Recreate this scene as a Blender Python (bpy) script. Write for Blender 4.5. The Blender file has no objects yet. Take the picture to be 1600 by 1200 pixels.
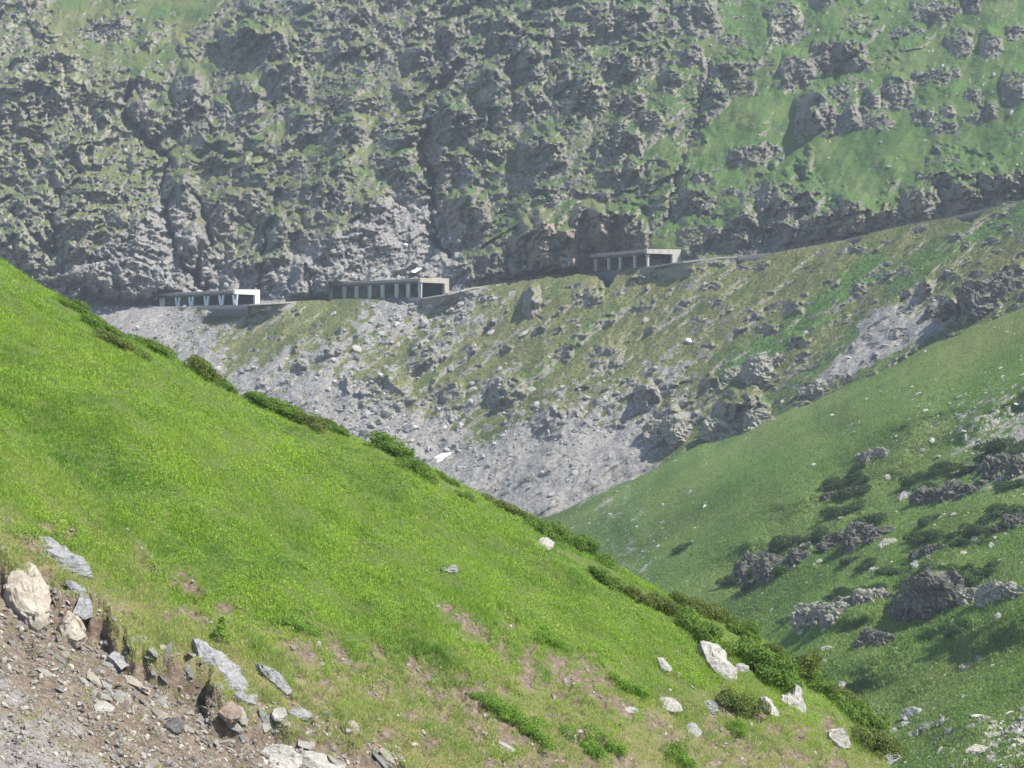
import bpy, bmesh, math, random
import numpy as np
from mathutils import Vector, Matrix
R = math.radians
rnd = random.Random(7)
rng = np.random.default_rng(11)
scene = bpy.context.scene
# ---------------------------------------------------------------- camera, sky, sun, exposure
FP = 3465.0                                   # focal length in photo pixels (1600 wide)
cd = bpy.data.cameras.new("camera"); cam = bpy.data.objects.new("camera", cd)
scene.collection.objects.link(cam); scene.camera = cam
cd.sensor_width = 36.0; cd.lens = 36.0 * FP / 1600.0
cd.clip_start = 0.5; cd.clip_end = 20000.0
cam.location = (0, 0, 0); cam.rotation_euler = (R(90), 0, 0)
SUN_AZ, SUN_EL = 115.0, 54.0                   # azimuth from the view direction towards the right
w = bpy.data.worlds.new("World"); scene.world = w; w.use_nodes = True
nt = w.node_tree; bg = nt.nodes["Background"]
sky = nt.nodes.new("ShaderNodeTexSky"); sky.sky_type = 'NISHITA'; sky.sun_disc = False
sky.sun_elevation = R(SUN_EL); sky.sun_rotation = R(SUN_AZ); sky.altitude = 1800
nt.links.new(sky.outputs[0], bg.inputs[0]); bg.inputs[1].default_value = 0.12
sl = bpy.data.lights.new("sun", 'SUN'); sl.energy = 4.2; sl.angle = R(0.6); sl.color = (1.0, 0.95, 0.86)
so = bpy.data.objects.new("sun", sl); scene.collection.objects.link(so)
sdir = Vector((math.sin(R(SUN_AZ)) * math.cos(R(SUN_EL)), math.cos(R(SUN_AZ)) * math.cos(R(SUN_EL)), math.sin(R(SUN_EL))))
so.rotation_euler = sdir.to_track_quat('Z', 'Y').to_euler(); so.location = (300, 300, 600)
vs = scene.view_settings
scene.display_settings.display_device = 'sRGB'
vs.view_transform = 'Standard'; vs.look = 'None'; vs.gamma = 1.0; vs.use_curve_mapping = False
vs.exposure = 1.10
HAZE = 0.00014
scene.cycles.use_denoising = True
scene.cycles.max_bounces = 4; scene.cycles.diffuse_bounces = 2; scene.cycles.glossy_bounces = 1
scene.cycles.transmission_bounces = 2; scene.cycles.transparent_max_bounces = 4; scene.cycles.volume_bounces = 0
scene.render.use_persistent_data = False

# ---------------------------------------------------------------- noise in numpy
def _h(ix, iy, iz, seed):
    h = (ix * 374761393 + iy * 668265263 + iz * 2147483647 + seed * 1274126177) & 0xffffffff
    h = ((h ^ (h >> 13)) * 1274126177) & 0xffffffff
    h = ((h ^ (h >> 15)) * 2246822519) & 0xffffffff
    return h ^ (h >> 16)
def vnoise(x, y, z=None, seed=0):
    """gradient noise, about -1..1"""
    x = np.asarray(x, float); y = np.asarray(y, float)
    if z is None: z = np.zeros_like(x)
    x0 = np.floor(x).astype(np.int64); y0 = np.floor(y).astype(np.int64); z0 = np.floor(z).astype(np.int64)
    fx = x - x0; fy = y - y0; fz = z - z0
    ux = fx*fx*fx*(fx*(fx*6-15)+10); uy = fy*fy*fy*(fy*(fy*6-15)+10); uz = fz*fz*fz*(fz*(fz*6-15)+10)
    out = 0
    for dx in (0, 1):
        wx = ux if dx else 1-ux
        for dy in (0, 1):
            wy = uy if dy else 1-uy
            for dz in (0, 1):
                wz = uz if dz else 1-uz
                h = _h(x0+dx, y0+dy, z0+dz, seed)
                gx = ((h & 1023) / 511.5) - 1; gy = (((h >> 10) & 1023) / 511.5) - 1; gz = (((h >> 20) & 1023) / 511.5) - 1
                out = out + wx*wy*wz*(gx*(fx-dx) + gy*(fy-dy) + gz*(fz-dz))
    return out * 1.4
def fbm(x, y, z=None, o=4, seed=0, gain=0.5):
    a = 1.0; s = 0; f = 1.0
    for k in range(o):
        s = s + a * vnoise(x*f, y*f, None if z is None else z*f, seed+k*17)
        a *= gain; f *= 2.03
    return s
def facets(x, y, z, seed=0):
    """blocky stepped field: each cell is a tilted plane of its own; returns (value, edge distance)"""
    x0 = np.floor(x).astype(np.int64); y0 = np.floor(y).astype(np.int64); z0 = np.floor(z).astype(np.int64)
    b1 = np.full(x.shape, 9.0); b2 = np.full(x.shape, 9.0); val = np.zeros(x.shape)
    for dx in (-1, 0, 1):
        for dy in (-1, 0, 1):
            for dz in (-1, 0, 1):
                ix = x0+dx; iy = y0+dy; iz = z0+dz
                h = _h(ix, iy, iz, seed); g = _h(ix, iy, iz, seed+91)
                rx = x - (ix + (h & 1023)/1023.0); ry = y - (iy + ((h >> 10) & 1023)/1023.0); rz = z - (iz + ((h >> 20) & 1023)/1023.0)
                d = rx*rx + ry*ry + rz*rz
                v = ((g & 255)/127.5-1)*0.55 + ((((g >> 8) & 255)/127.5-1)*rx + (((g >> 16) & 255)/127.5-1)*ry + (((g >> 24) & 255)/127.5-1)*rz)*0.9
                m = d < b1
                b2 = np.where(m, b1, np.minimum(b2, d)); val = np.where(m, v, val); b1 = np.where(m, d, b1)
    return val, np.sqrt(b2) - np.sqrt(b1)
def sstep(a, b, x):
    t = np.clip((x-a)/(b-a), 0, 1); return t*t*(3-2*t)
def lut(pts):
    xs = np.array([p[0] for p in pts], float); ys = np.array([p[1] for p in pts], float)
    return lambda X: np.interp(X, xs, ys)
def smooth_lut(pts, k=25):
    f = lut(pts)
    return lambda X: sum(f(np.asarray(X, float)+d*k) for d in (-1, -.5, 0, .5, 1)) / 5
def seg_dist(X, Y, pts):
    d = np.full(X.shape, 1e9)
    for (x0, y0), (x1, y1) in zip(pts[:-1], pts[1:]):
        dx, dy = x1-x0, y1-y0; L = dx*dx+dy*dy
        t = np.clip(((X-x0)*dx + (Y-y0)*dy)/L, 0, 1)
        d = np.minimum(d, np.hypot(X-x0-t*dx, Y-y0-t*dy))
    return d
def in_poly(X, Y, pts):
    c = np.zeros(X.shape, bool); n = len(pts)
    for i in range(n):
        x0, y0 = pts[i]; x1, y1 = pts[(i+1) % n]
        if y0 == y1: continue
        c ^= ((Y < y0) != (Y < y1)) & (X < (x1-x0)*(Y-y0)/(y1-y0)+x0)
    return c
def rbf(X, Y, pts, s):
    num = np.zeros(X.shape); den = np.full(X.shape, 1e-9)
    for x, y, v in pts:
        k = np.exp(-((X-x)**2+(Y-y)**2)/(2*s*s)) + 1e-7
        num += k*v; den += k
    return num/den

# ---------------------------------------------------------------- object helpers
C = scene.collection
def tag(o, label=None, cat=None, group=None, kind=None):
    if label: o["label"] = label
    if cat: o["category"] = cat
    if group: o["group"] = group
    if kind: o["kind"] = kind
    return o
def link(name, me, mat=None, parent=None):
    o = bpy.data.objects.new(name, me); C.objects.link(o)
    if mat and not me.materials: me.materials.append(mat)
    if parent: o.parent = parent
    return o
def empty(name, loc=(0, 0, 0), rz=0):
    o = bpy.data.objects.new(name, None); C.objects.link(o); o.location = loc; o.rotation_euler = (0, 0, rz)
    o.empty_display_size = 0.3
    return o
def raw_mesh(name, verts, faces_flat, nper, attrs=None, smooth=True):
    """verts (N,3), faces (M,nper) arrays"""
    me = bpy.data.meshes.new(name)
    V = np.ascontiguousarray(verts, np.float32); F = np.ascontiguousarray(faces_flat, np.int32)
    me.vertices.add(len(V)); me.vertices.foreach_set("co", V.ravel())
    M = len(F); me.loops.add(M*nper); me.loops.foreach_set("vertex_index", F.ravel())
    me.polygons.add(M); me.polygons.foreach_set("loop_start", np.arange(0, M*nper, nper, dtype=np.int32))
    try: me.polygons.foreach_set("loop_total", np.full(M, nper, np.int32))
    except Exception: pass
    me.update(calc_edges=True)
    me.polygons.foreach_set("use_smooth", np.full(M, smooth, bool))
    for k, a in (attrs or {}).items():
        a = np.asarray(a, np.float32)
        at = me.attributes.new(k, 'FLOAT_COLOR', 'POINT')
        full = np.ones((len(V), 4), np.float32); full[:, :a.shape[1]] = a
        at.data.foreach_set("color", full.ravel())
    me.validate(verbose=False)
    return me
def grid_mesh(name, P, attrs):
    r, c = P.shape[:2]
    idx = np.arange(r*c).reshape(r, c)
    F = np.stack([idx[:-1, :-1], idx[:-1, 1:], idx[1:, 1:], idx[1:, :-1]], -1).reshape(-1, 4)
    return raw_mesh(name, P.reshape(-1, 3), F, 4, {k: a.reshape(-1, a.shape[-1]) for k, a in attrs.items()})
def grid_normals(P):
    du = np.gradient(P, axis=1); dv = np.gradient(P, axis=0)
    n = np.cross(du, dv); n /= np.linalg.norm(n, axis=-1, keepdims=True)+1e-12
    n[n[..., 2] < 0] *= -1
    return n
def blur(a, k=1):
    for _ in range(k):
        b = np.pad(a, 1, mode='edge')
        a = (b[1:-1, 1:-1]*2 + b[:-2, 1:-1] + b[2:, 1:-1] + b[1:-1, :-2] + b[1:-1, 2:])/6
    return a
class Sheet:
    """a landform as a grid; find() gives the surface point seen in a direction of the photograph"""
    def __init__(s, xs, ybot, ytop, P): s.xs, s.yb, s.yt, s.P = xs, ybot, ytop, P
    def find(s, X, Y):
        X = np.asarray(X, float); Y = np.asarray(Y, float)
        if not getattr(s, 'exact', False): return s.raw(X, Y)
        Yq = Y.copy()
        for _ in range(5):
            p = s.raw(X, Yq); Yq = Yq + .8*(Y - (600 - FP*p[..., 2]/p[..., 1]))
        return s.raw(X, Yq)
    def raw(s, X, Y):
        c = np.clip((X-s.xs[0])/(s.xs[1]-s.xs[0]), 0, len(s.xs)-1.001)
        yb = np.interp(X, s.xs, s.yb); yt = np.interp(X, s.xs, s.yt)
        r = np.clip((Y-yb)/(yt-yb), 0, 0.9999)*(s.P.shape[0]-1)
        c0 = c.astype(int); r0 = np.minimum(r.astype(int), s.P.shape[0]-2); fc = (c-c0)[..., None]; fr = (r-r0)[..., None]
        P = s.P
        return (P[r0, c0]*(1-fc)+P[r0, c0+1]*fc)*(1-fr) + (P[r0+1, c0]*(1-fc)+P[r0+1, c0+1]*fc)*fr
    def at(s, X, Y): return Vector(s.find(np.array([X]), np.array([Y]))[0])

# ---------------------------------------------------------------- materials
class NB:
    def __init__(s, name):
        s.m = bpy.data.materials.new(name); s.m.use_nodes = True; s.t = s.m.node_tree; s.t.nodes.clear()
        s.out = s.n("ShaderNodeOutputMaterial")
    def n(s, k, **kw):
        o = s.t.nodes.new(k)
        for a, b in kw.items(): setattr(o, a, b)
        return o
    def l(s, a, b): s.t.links.new(a, b)
    def set(s, sock, v):
        if isinstance(v, bpy.types.NodeSocket): s.l(v, sock)
        else: sock.default_value = v
    def pos(s): return s.n("ShaderNodeNewGeometry").outputs["Position"]
    def objc(s): return s.n("ShaderNodeTexCoord").outputs["Object"]
    def mapping(s, v, scale=(1, 1, 1), rot=(0, 0, 0)):
        m = s.n("ShaderNodeMapping"); s.l(v, m.inputs[0]); m.inputs["Scale"].default_value = scale; m.inputs["Rotation"].default_value = rot
        return m.outputs[0]
    def noise(s, v, scale, detail=4, rough=0.55, col=False):
        o = s.n("ShaderNodeTexNoise"); s.l(v, o.inputs["Vector"]); o.inputs["Scale"].default_value = scale
        o.inputs["Detail"].default_value = detail; o.inputs["Roughness"].default_value = rough
        return o.outputs[1 if col else 0]
    def ramp(s, f, stops):
        o = s.n("ShaderNodeValToRGB"); s.l(f, o.inputs[0]); e = o.color_ramp.elements
        while len(e) < len(stops): e.new(0.5)
        for i, (p, c) in enumerate(stops):
            e[i].position = p; e[i].color = (c[0], c[1], c[2], 1) if not isinstance(c, (int, float)) else (c, c, c, 1)
        return o.outputs[0]
    def mix(s, f, a, b, mode='MIX'):
        o = s.n("ShaderNodeMix", data_type='RGBA', blend_type=mode)
        s.set(o.inputs[0], f)
        for sock, v in ((o.inputs[6], a), (o.inputs[7], b)):
            if isinstance(v, bpy.types.NodeSocket): s.l(v, sock)
            else: sock.default_value = (v[0], v[1], v[2], 1)
        return o.outputs[2]
    def math(s, op, a, b=0.0, clamp=False):
        o = s.n("ShaderNodeMath", operation=op, use_clamp=clamp); s.set(o.inputs[0], a); s.set(o.inputs[1], b); return o.outputs[0]
    def attr(s, name):
        a = s.n("ShaderNodeAttribute", attribute_name=name); sp = s.n("ShaderNodeSeparateColor"); s.l(a.outputs["Color"], sp.inputs[0])
        return sp.outputs
    def bump(s, h, dist, strength=1.0):
        b = s.n("ShaderNodeBump"); s.l(h, b.inputs["Height"]); b.inputs["Distance"].default_value = dist; b.inputs["Strength"].default_value = strength
        return b.outputs[0]
    def finish(s, col, rough=0.9, normal=None, spec=0.2, trans=0.0):
        p = s.n("ShaderNodeBsdfPrincipled")
        if isinstance(col, bpy.types.NodeSocket): s.l(col, p.inputs["Base Color"])
        else: p.inputs["Base Color"].default_value = (*col, 1)
        p.inputs["Roughness"].default_value = rough; p.inputs["Specular IOR Level"].default_value = spec
        if normal: s.l(normal, p.inputs["Normal"])
        if trans > 0:
            t = s.n("ShaderNodeBsdfTranslucent"); s.set(t.inputs["Color"], col if isinstance(col, bpy.types.NodeSocket) else (*col, 1))
            mx = s.n("ShaderNodeMixShader"); mx.inputs[0].default_value = trans
            s.l(p.outputs[0], mx.inputs[1]); s.l(t.outputs[0], mx.inputs[2]); s.l(mx.outputs[0], s.out.inputs[0])
        else: s.l(p.outputs[0], s.out.inputs[0])
        return s.m

def rock_colour(b, p, sc, tint=(1, 1, 1), light=1.0):
    k = lambda c: tuple(c[i]*tint[i]*light for i in range(3))
    n1 = b.noise(p, sc, 6, 0.62)
    base = b.ramp(n1, [(0.28, k((.075, .072, .07))), (0.45, k((.14, .133, .12))), (0.58, k((.21, .197, .165))), (0.75, k((.31, .285, .22)))])
    n2 = b.noise(p, sc*5.5, 5, 0.7)
    return b.mix(0.55, base, b.ramp(n2, [(0.3, k((.07, .067, .066))), (0.5, k((.18, .172, .155))), (0.7, k((.33, .31, .255)))]))

def mountain_material():
    b = NB("mountain_ground"); p = b.pos(); m = b.attr("mask"); t = b.attr("tone")
    n_fine = b.noise(p, 0.9, 5, 0.7); n_mid = b.noise(p, 0.13, 4, 0.6)
    g = b.ramp(b.noise(p, 0.06, 5, 0.6), [(0.3, (.044, .082, .024)), (0.5, (.068, .115, .032)), (0.68, (.112, .14, .048))])
    g = b.mix(b.ramp(n_fine, [(0.38, 0.0), (0.66, 0.75)]), g, (.040, .066, .024))
    g = b.mix(b.ramp(b.noise(b.mapping(p, (1, 1, 1.6)), .34, 6, .75), [(.50, 0.0), (.62, .8)]), g, (.026, .050, .018))   # dark heath in the grass
    g = b.mix(t[0], g, (.175, .165, .075))                 # dry grass
    g = b.mix(t[1], g, (.072, .14, .034))                  # fresh grass
    rk = rock_colour(b, p, 0.22)
    rk = b.mix(t[2], rk, b.mix(n_fine, (.24, .228, .165), (.38, .355, .265)))    # pale, lichen-covered rock, plus painted sunlight on the left buttress
    sc = b.ramp(b.noise(p, 0.75, 6, 0.75), [(0.3, (.11, .105, .10)), (0.47, (.205, .195, .182)), (0.62, (.285, .27, .25)), (0.75, (.42, .40, .37))])
    f1 = b.math('ADD', m[0], b.math('MULTIPLY', b.math('SUBTRACT', n_fine, 0.5), 1.5))
    f1 = b.ramp(f1, [(0.34, 0.0), (0.68, 1.0)])
    f2 = b.math('ADD', m[1], b.math('MULTIPLY', b.math('SUBTRACT', b.noise(p, 0.5, 5, 0.7), 0.5), 0.9))
    f2 = b.ramp(f2, [(0.40, 0.0), (0.60, 1.0)])
    c = b.mix(f1, g, rk); c = b.mix(f2, c, sc)
    c = b.mix(m[2], c, b.mix(n_fine, (.17, .125, .10), (.38, .30, .235)))      # reddish weathered rock
    nb = b.bump(b.math('ADD', n_fine, b.math('MULTIPLY', n_mid, 1.5)), 0.9, 0.75)
    return b.finish(c, 0.95, nb, 0.1)

def hillside_material():
    b = NB("hillside_ground"); p = b.pos(); m = b.attr("mask"); t = b.attr("tone")
    st = b.mapping(p, (1, 1, 1.0)); n1 = b.noise(st, 0.035, 5, 0.6); nf = b.noise(p, 1.3, 5, 0.7)
    g = b.ramp(n1, [(0.3, (.07, .13, .03)), (0.5, (.11, .185, .042)), (0.66, (.155, .215, .06))])
    g = b.mix(b.ramp(nf, [(0.35, 0.0), (0.68, 0.7)]), g, (.042, .076, .028))
    g = b.mix(t[0], g, (.15, .16, .06)); g = b.mix(t[1], g, (.034, .062, .02))
    rk = b.ramp(b.noise(p, 1.1, 5, 0.7), [(0.3, (.12, .115, .105)), (0.5, (.27, .255, .22)), (0.7, (.45, .42, .35))])
    f = b.math('ADD', m[0], b.math('MULTIPLY', b.math('SUBTRACT', b.noise(p, 0.6, 5, 0.75), 0.5), 1.0))
    c = b.mix(b.ramp(f, [(0.42, 0.0), (0.58, 1.0)]), g, rk)
    return b.finish(c, 0.95, b.bump(nf, 0.5, 0.8), 0.1)

def spur_material():
    b = NB("spur_ground"); p = b.pos(); m = b.attr("mask"); t = b.attr("tone")
    nf = b.noise(p, 9.0, 5, 0.7); nm = b.noise(p, 1.2, 4, 0.6)
    g = b.mix(nf, (.06, .085, .025), (.125, .16, .045)); g = b.mix(t[0], g, b.mix(nf, (.12, .1, .045), (.26, .22, .12)))
    d = b.ramp(b.noise(p, 5.0, 6, 0.75), [(0.3, (.075, .055, .04)), (0.5, (.16, .122, .09)), (0.72, (.29, .235, .185))])
    gr = b.ramp(b.noise(p, 7.0, 6, 0.8), [(0.3, (.12, .11, .10)), (0.5, (.225, .205, .19)), (0.7, (.34, .32, .295))])
    c = b.mix(b.ramp(b.math('ADD', m[0], b.math('MULTIPLY', b.math('SUBTRACT', nm, 0.5), 0.7)), [(0.38, 0.0), (0.62, 1.0)]), g, d)
    c = b.mix(b.ramp(b.math('ADD', m[1], b.math('MULTIPLY', b.math('SUBTRACT', nm, 0.5), 0.9)), [(0.36, 0.0), (0.64, 1.0)]), c, gr)
    return b.finish(c, 0.95, b.bump(b.noise(p, 6.0, 6, 0.7), 0.09, 1.0), 0.1)

def stone_material(name, cols, sc=3.0, strata=True, bump=0.03):
    b = NB(name); p = b.objc()
    if strata: q = b.mapping(p, (1, 1, 6), (0.35, 0.2, 0))
    else: q = p
    oi = b.n("ShaderNodeObjectInfo").outputs["Random"]
    n1 = b.noise(q, sc, 6, 0.65); n2 = b.noise(p, sc*6, 5, 0.7)
    c = b.ramp(n1, [(0.25, cols[0]), (0.42, cols[1]), (0.62, cols[2]), (0.8, cols[3])])
    c = b.mix(b.ramp(n2, [(0.42, 0.0), (0.62, 0.55)]), c, cols[0])
    c = b.mix(b.math('MULTIPLY', oi, 0.3), c, cols[2])
    return b.finish(c, 0.88, b.bump(b.math('ADD', b.math('MULTIPLY', n1, 1.5), n2), bump, 1.0), 0.2)

def leaf_material(name, c0, c1, c2, trans=0.35):
    b = NB(name); a = b.attr("hue")
    c = b.ramp(a[0], [(0.0, c0), (0.5, c1), (1.0, c2)])
    return b.finish(c, 0.7, None, 0.25, trans)

def concrete_material(name, c0, c1, sc=0.6):
    b = NB(name); p = b.objc(); n = b.noise(p, sc, 6, 0.65); st = b.noise(b.mapping(p, (1.6, 1.6, 0.15)), 1.0, 5, 0.65)
    c = b.mix(n, c0, c1); c = b.mix(b.ramp(st, [(0.46, 0.0), (0.66, 0.6)]), c, tuple(x*0.55 for x in c0))
    return b.finish(c, 0.9, b.bump(n, 0.05, 0.6), 0.2)

M_mtn = mountain_material(); M_hill = hillside_material(); M_spur = spur_material()

# ================================================================ MOUNTAINSIDE (far flank, road bench, cliffs above)
XS = np.arange(-460, 1981, 1.6)
y_road = lut([(-140, 484), (150, 478), (250, 479), (370, 477.5), (405, 474), (440, 472), (500, 469), (560, 466), (656, 466), (698, 459), (740, 449), (800, 441), (850, 431),
              (923, 427), (1012, 416.5), (1064, 409), (1120, 402), (1165, 400), (1210, 395), (1270, 384), (1330, 373), (1370, 362), (1420, 351), (1500, 337), (1560, 322), (1600, 313), (1740, 285)])
d_road = smooth_lut([(-140, 862), (180, 852), (245, 837.5), (368, 808.5), (400, 803), (440, 806), (510, 828.5), (657, 793.5), (700, 789), (760, 795), (840, 802), (923, 801.5), (1012, 767), (1064, 756),
                     (1200, 750), (1330, 733), (1500, 702), (1600, 686), (1740, 660)], 5)
d_smooth = lambda X: sum(d_road(np.asarray(X, float)+d) for d in range(-240, 241, 40))/13
bench_w = smooth_lut([(-140, 10), (200, 11), (260, 19), (400, 20), (430, 12), (495, 12), (520, 19), (690, 20), (720, 11), (900, 11), (930, 22), (1060, 22), (1100, 11), (1740, 10)], 12)
y_vbot = lut([(-140, 560), (0, 560), (100, 560), (215, 590), (330, 650), (450, 710), (590, 750), (700, 800), (830, 860), (880, 860), (960, 830), (1050, 775), (1200, 710), (1300, 670), (1450, 600), (1600, 540), (1740, 500)])
Y_TOP = -150.0
yr, D0, bw = y_road(XS), d_road(XS), bench_w(XS); yb = y_vbot(XS) + np.interp(XS, [-460, 900, 1200, 2000], [330, 190, 60, 60])
vr = (600-yr)/FP; z0 = D0*vr
DS = d_smooth(XS); zs = DS*vr
# --- lower flank (rows: bottom -> road)
NV, NB_, NW = 340, 6, 400
T = np.linspace(0, 1, NV)[:, None]
XV = np.broadcast_to(XS, (NV, len(XS))).copy(); YV = yb + (yr-yb)*T
ts_v = lut([(-140, .62), (400, .6), (800, .64), (1100, .66), (1400, .6), (1740, .56)])(XS)
DV = (ts_v*DS - zs)/(ts_v - (600-YV)/FP) + (D0-DS)*np.exp(-(YV-yr)/16.0)
mV = DV/FP
hv = YV - yr                                           # pixels below the road
fade = sstep(0, 16, hv)*.85+.15*sstep(0, 3, hv)
ax_ = XV*0.78 - YV*0.62; al_ = XV*0.62 + YV*-0.78      # across / along the fall line as it shows
u_ = XV*0.60 + YV*0.80; w_ = -XV*0.80 + YV*0.60        # w_ runs down to the left
rib = fbm(u_/46, w_/210, o=4, seed=3); rib2 = fbm(u_/19 + .5*vnoise(XV/60, YV/60, seed=8), w_/46, o=4, seed=9)
DV = DV - fade*(rib*5.5 + rib2*2.0)
def crag(B, RK, X, Y, mpp, tan_s, cx, top, foot, hw, amp=1.0, skew=0.0):
    h = foot-top
    m = (np.abs(X-cx) < hw*1.6+abs(skew)*h) & (Y > top-0.6*h-6) & (Y < foot+0.3*h+4)
    if not m.any(): return
    rr = np.where(m.any(1))[0]; cc = np.where(m.any(0))[0]
    s_ = np.s_[rr[0]:rr[-1]+1, cc[0]:cc[-1]+1]
    x, y = X[s_], Y[s_]
    sd = int(cx*7+top*13) % 9973
    k = max(hw, h)
    wx = fbm(x/(k*.55), y/(k*.55), o=3, seed=sd)*0.36*hw; wy = fbm(x/(k*.45), y/(k*.45), o=3, seed=sd+5)*0.26*h
    t = (foot-(y+wy))/h; s = (x+wx-cx-skew*(t-0.5)*h)/hw
    tt = 1-0.3*s*s
    side = np.clip((1-np.abs(s))/np.where(s < 0, .14, .3), 0, 1)
    prof = np.where(t < tt, np.clip(t, 0, 9), tt*(1-(t-tt)/0.28)); prof = np.clip(prof, 0, 1.0)
    fk = np.floor((x+wx*2)/(hw*.42)).astype(np.int64)
    step = ((_h(fk, fk*0+sd, fk*0, 3) & 255)/255.0)*0.35+0.72
    A = h*np.mean(mpp[s_])/tan_s*amp
    b = .95*A*prof*np.sqrt(side)*step*(1.12-.55*np.abs(s-.12))
    B[s_] = np.maximum(B[s_], b)
    RK[s_] = np.maximum(RK[s_], np.where((t > -.05) & (t < tt+.03) & (np.abs(s) < 1.0), 1.0, 0))
BV = np.zeros_like(DV); RV = np.zeros_like(DV)
v_crags = [(832, 448, 502, 15, 1.1), (838, 430, 456, 22, .8), (468, 565, 588, 13, 1), (512, 545, 560, 10, 1), (541, 592, 618, 9, 1.2), (600, 590, 650, 40, .55), (660, 540, 585, 26, .5), (900, 425, 452, 26, .7),
           (920, 440, 480, 24, .75), (1448, 440, 464, 10, 1.2), (1484, 468, 506, 15, 1.1), (1545, 455, 490, 20, 1.1), (1592, 412, 448, 20, 1.1), (1600, 455, 475, 14, 1), (1520, 480, 502, 12, 1),
           (1112, 588, 612, 14, 1.1), (1180, 566, 592, 26, 1), (1248, 524, 545, 18, 1), (1010, 602, 642, 20, .9), (1048, 640, 690, 26, 1), (1160, 622, 690, 44, 1), (1118, 655, 692, 22, 1),
           (1272, 596, 618, 20, .9), (1330, 378, 395, 22, 1), (700, 598, 640, 30, .6), (790, 590, 640, 30, .6), (860, 640, 690, 34, .5), (950, 540, 585, 28, .5), (640, 700, 735, 20, .7),
           (495, 505, 520, 8, 1), (1240, 470, 492, 16, .8), (1200, 505, 525, 16, .8), (1130, 470, 490, 16, .6), (1340, 440, 462, 14, .6)]
for cr in v_crags: crag(BV, RV, XV, YV, mV, .62, *cr)
for k in range(260):
    cx = rnd.uniform(380, 1640); f_ = y_road(cx)+rnd.uniform(14, 260)
    if f_ > y_vbot(cx)-5: continue
    hh = rnd.uniform(5, 15); crag(BV, RV, XV, YV, mV, .62, cx, f_-hh, f_, rnd.uniform(5, 16), rnd.uniform(.5, 1.0), 0.5)
DV = DV - BV*fade
wall_specs = [(314, 386, 12, 'g1'), (596, 657, 9, 'g2'), (930, 968, 27, 'g3'), (1155, 1201, 8, 'r1'), (1322, 1348, 10, 'r2'), (1490, 1542, 13, 'r3')]
for x0_, x1_, hp_, _ in wall_specs:
    xm, xr = (x0_+x1_)/2, (x1_-x0_)/2
    hloc = hp_*np.clip(1-np.abs((XV-xm)/xr)**(1.2 if hp_ > 20 else 2.2), 0, 1)*(1+.35*fbm(XV/9, XV*0, o=2, seed=77))
    DV = np.where((np.abs(XV-xm) < xr) & (hv < hloc), np.maximum(DV, D0+1.0), DV)
# scree / grass map of the flank
v_pts = [(160, 490, .9), (250, 522, .95), (310, 545, .85), (400, 600, .95), (480, 565, .75), (560, 605, .9), (600, 530, .9), (650, 490, .85), (700, 470, .75), (560, 665, 1), (640, 700, 1), (700, 740, 1), (760, 775, 1),
         (850, 765, 1.1), (940, 715, 1.1), (1030, 670, 1), (880, 725, 1), (1085, 650, .5), (385, 520, .2), (440, 492, .25), (520, 495, .3), (620, 590, .25), (850, 500, .3), (980, 470, .12), (1100, 440, .3), (1200, 440, .3),
         (1300, 470, .2), (1400, 420, .1), (1250, 520, .15), (1180, 560, .1), (1360, 565, 1.1), (1450, 520, 1.0), (1300, 605, .9), (1400, 500, .8), (1510, 495, .8), (1240, 610, .55), (1150, 610, .3), (1550, 420, .1), (1000, 600, .5), (900, 590, .45),
         (750, 640, .5), (770, 540, .4), (1500, 380, .08), (1600, 400, .1), (1090, 520, .5), (1020, 540, .5), (940, 640, .6), (330, 500, .5), (680, 560, .45), (1550, 500, .2)]
scree = rbf(XV, YV, v_pts, 42) + rib2*0.16 + fbm(XV/13, YV/11, o=4, seed=21)*0.30 + fbm(u_/10, w_/30, o=3, seed=22)*.12 + rib*.22
scree = np.clip(sstep(.42, .85, scree)*.92, 0, 1)
fresh_v = np.exp(-(seg_dist(XV, YV, [(1370, 410), (1300, 470), (1220, 530), (1140, 580)])/22)**2)
fresh_v = np.maximum(fresh_v, .8*np.exp(-(seg_dist(XV, YV, [(1335, 520), (1250, 600), (1180, 640)])/9)**2))
fresh_v = np.maximum(fresh_v, .8*np.exp(-(seg_dist(XV, YV, [(1600, 330), (1450, 400), (1400, 450)])/20)**2))
fresh_v = np.maximum(fresh_v, .5*np.exp(-(seg_dist(XV, YV, [(950, 490), (860, 570), (800, 620)])/12)**2))
scree = np.clip(scree - fresh_v*1.1, 0, 1)
fan = in_poly(XV, YV, [(700, 745), (800, 720), (900, 690), (1000, 655), (1090, 640), (1075, 690), (1010, 740), (930, 790), (800, 860), (700, 800)])
scree = np.where(fan, np.maximum(scree, .95), scree)
seam = lut([(800, 830), (880, 797), (950, 765), (1050, 716), (1120, 690), (1200, 657), (1300, 616), (1380, 578), (1450, 541), (1530, 508), (1600, 481), (1740, 425)])
sg = sstep(30, 4, seam(XV)-YV+10*vnoise(XV/25, YV/25, seed=29))*sstep(940, 1120, XV)
scree = scree*(1-sg); fresh_v = np.maximum(fresh_v, .35*sg)
# --- bench
TB = np.linspace(0, 1, NB_+2)[1:-1][:, None]
DB = D0 + bw*TB; ZB = np.broadcast_to(z0, DB.shape) - 0.25
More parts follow.
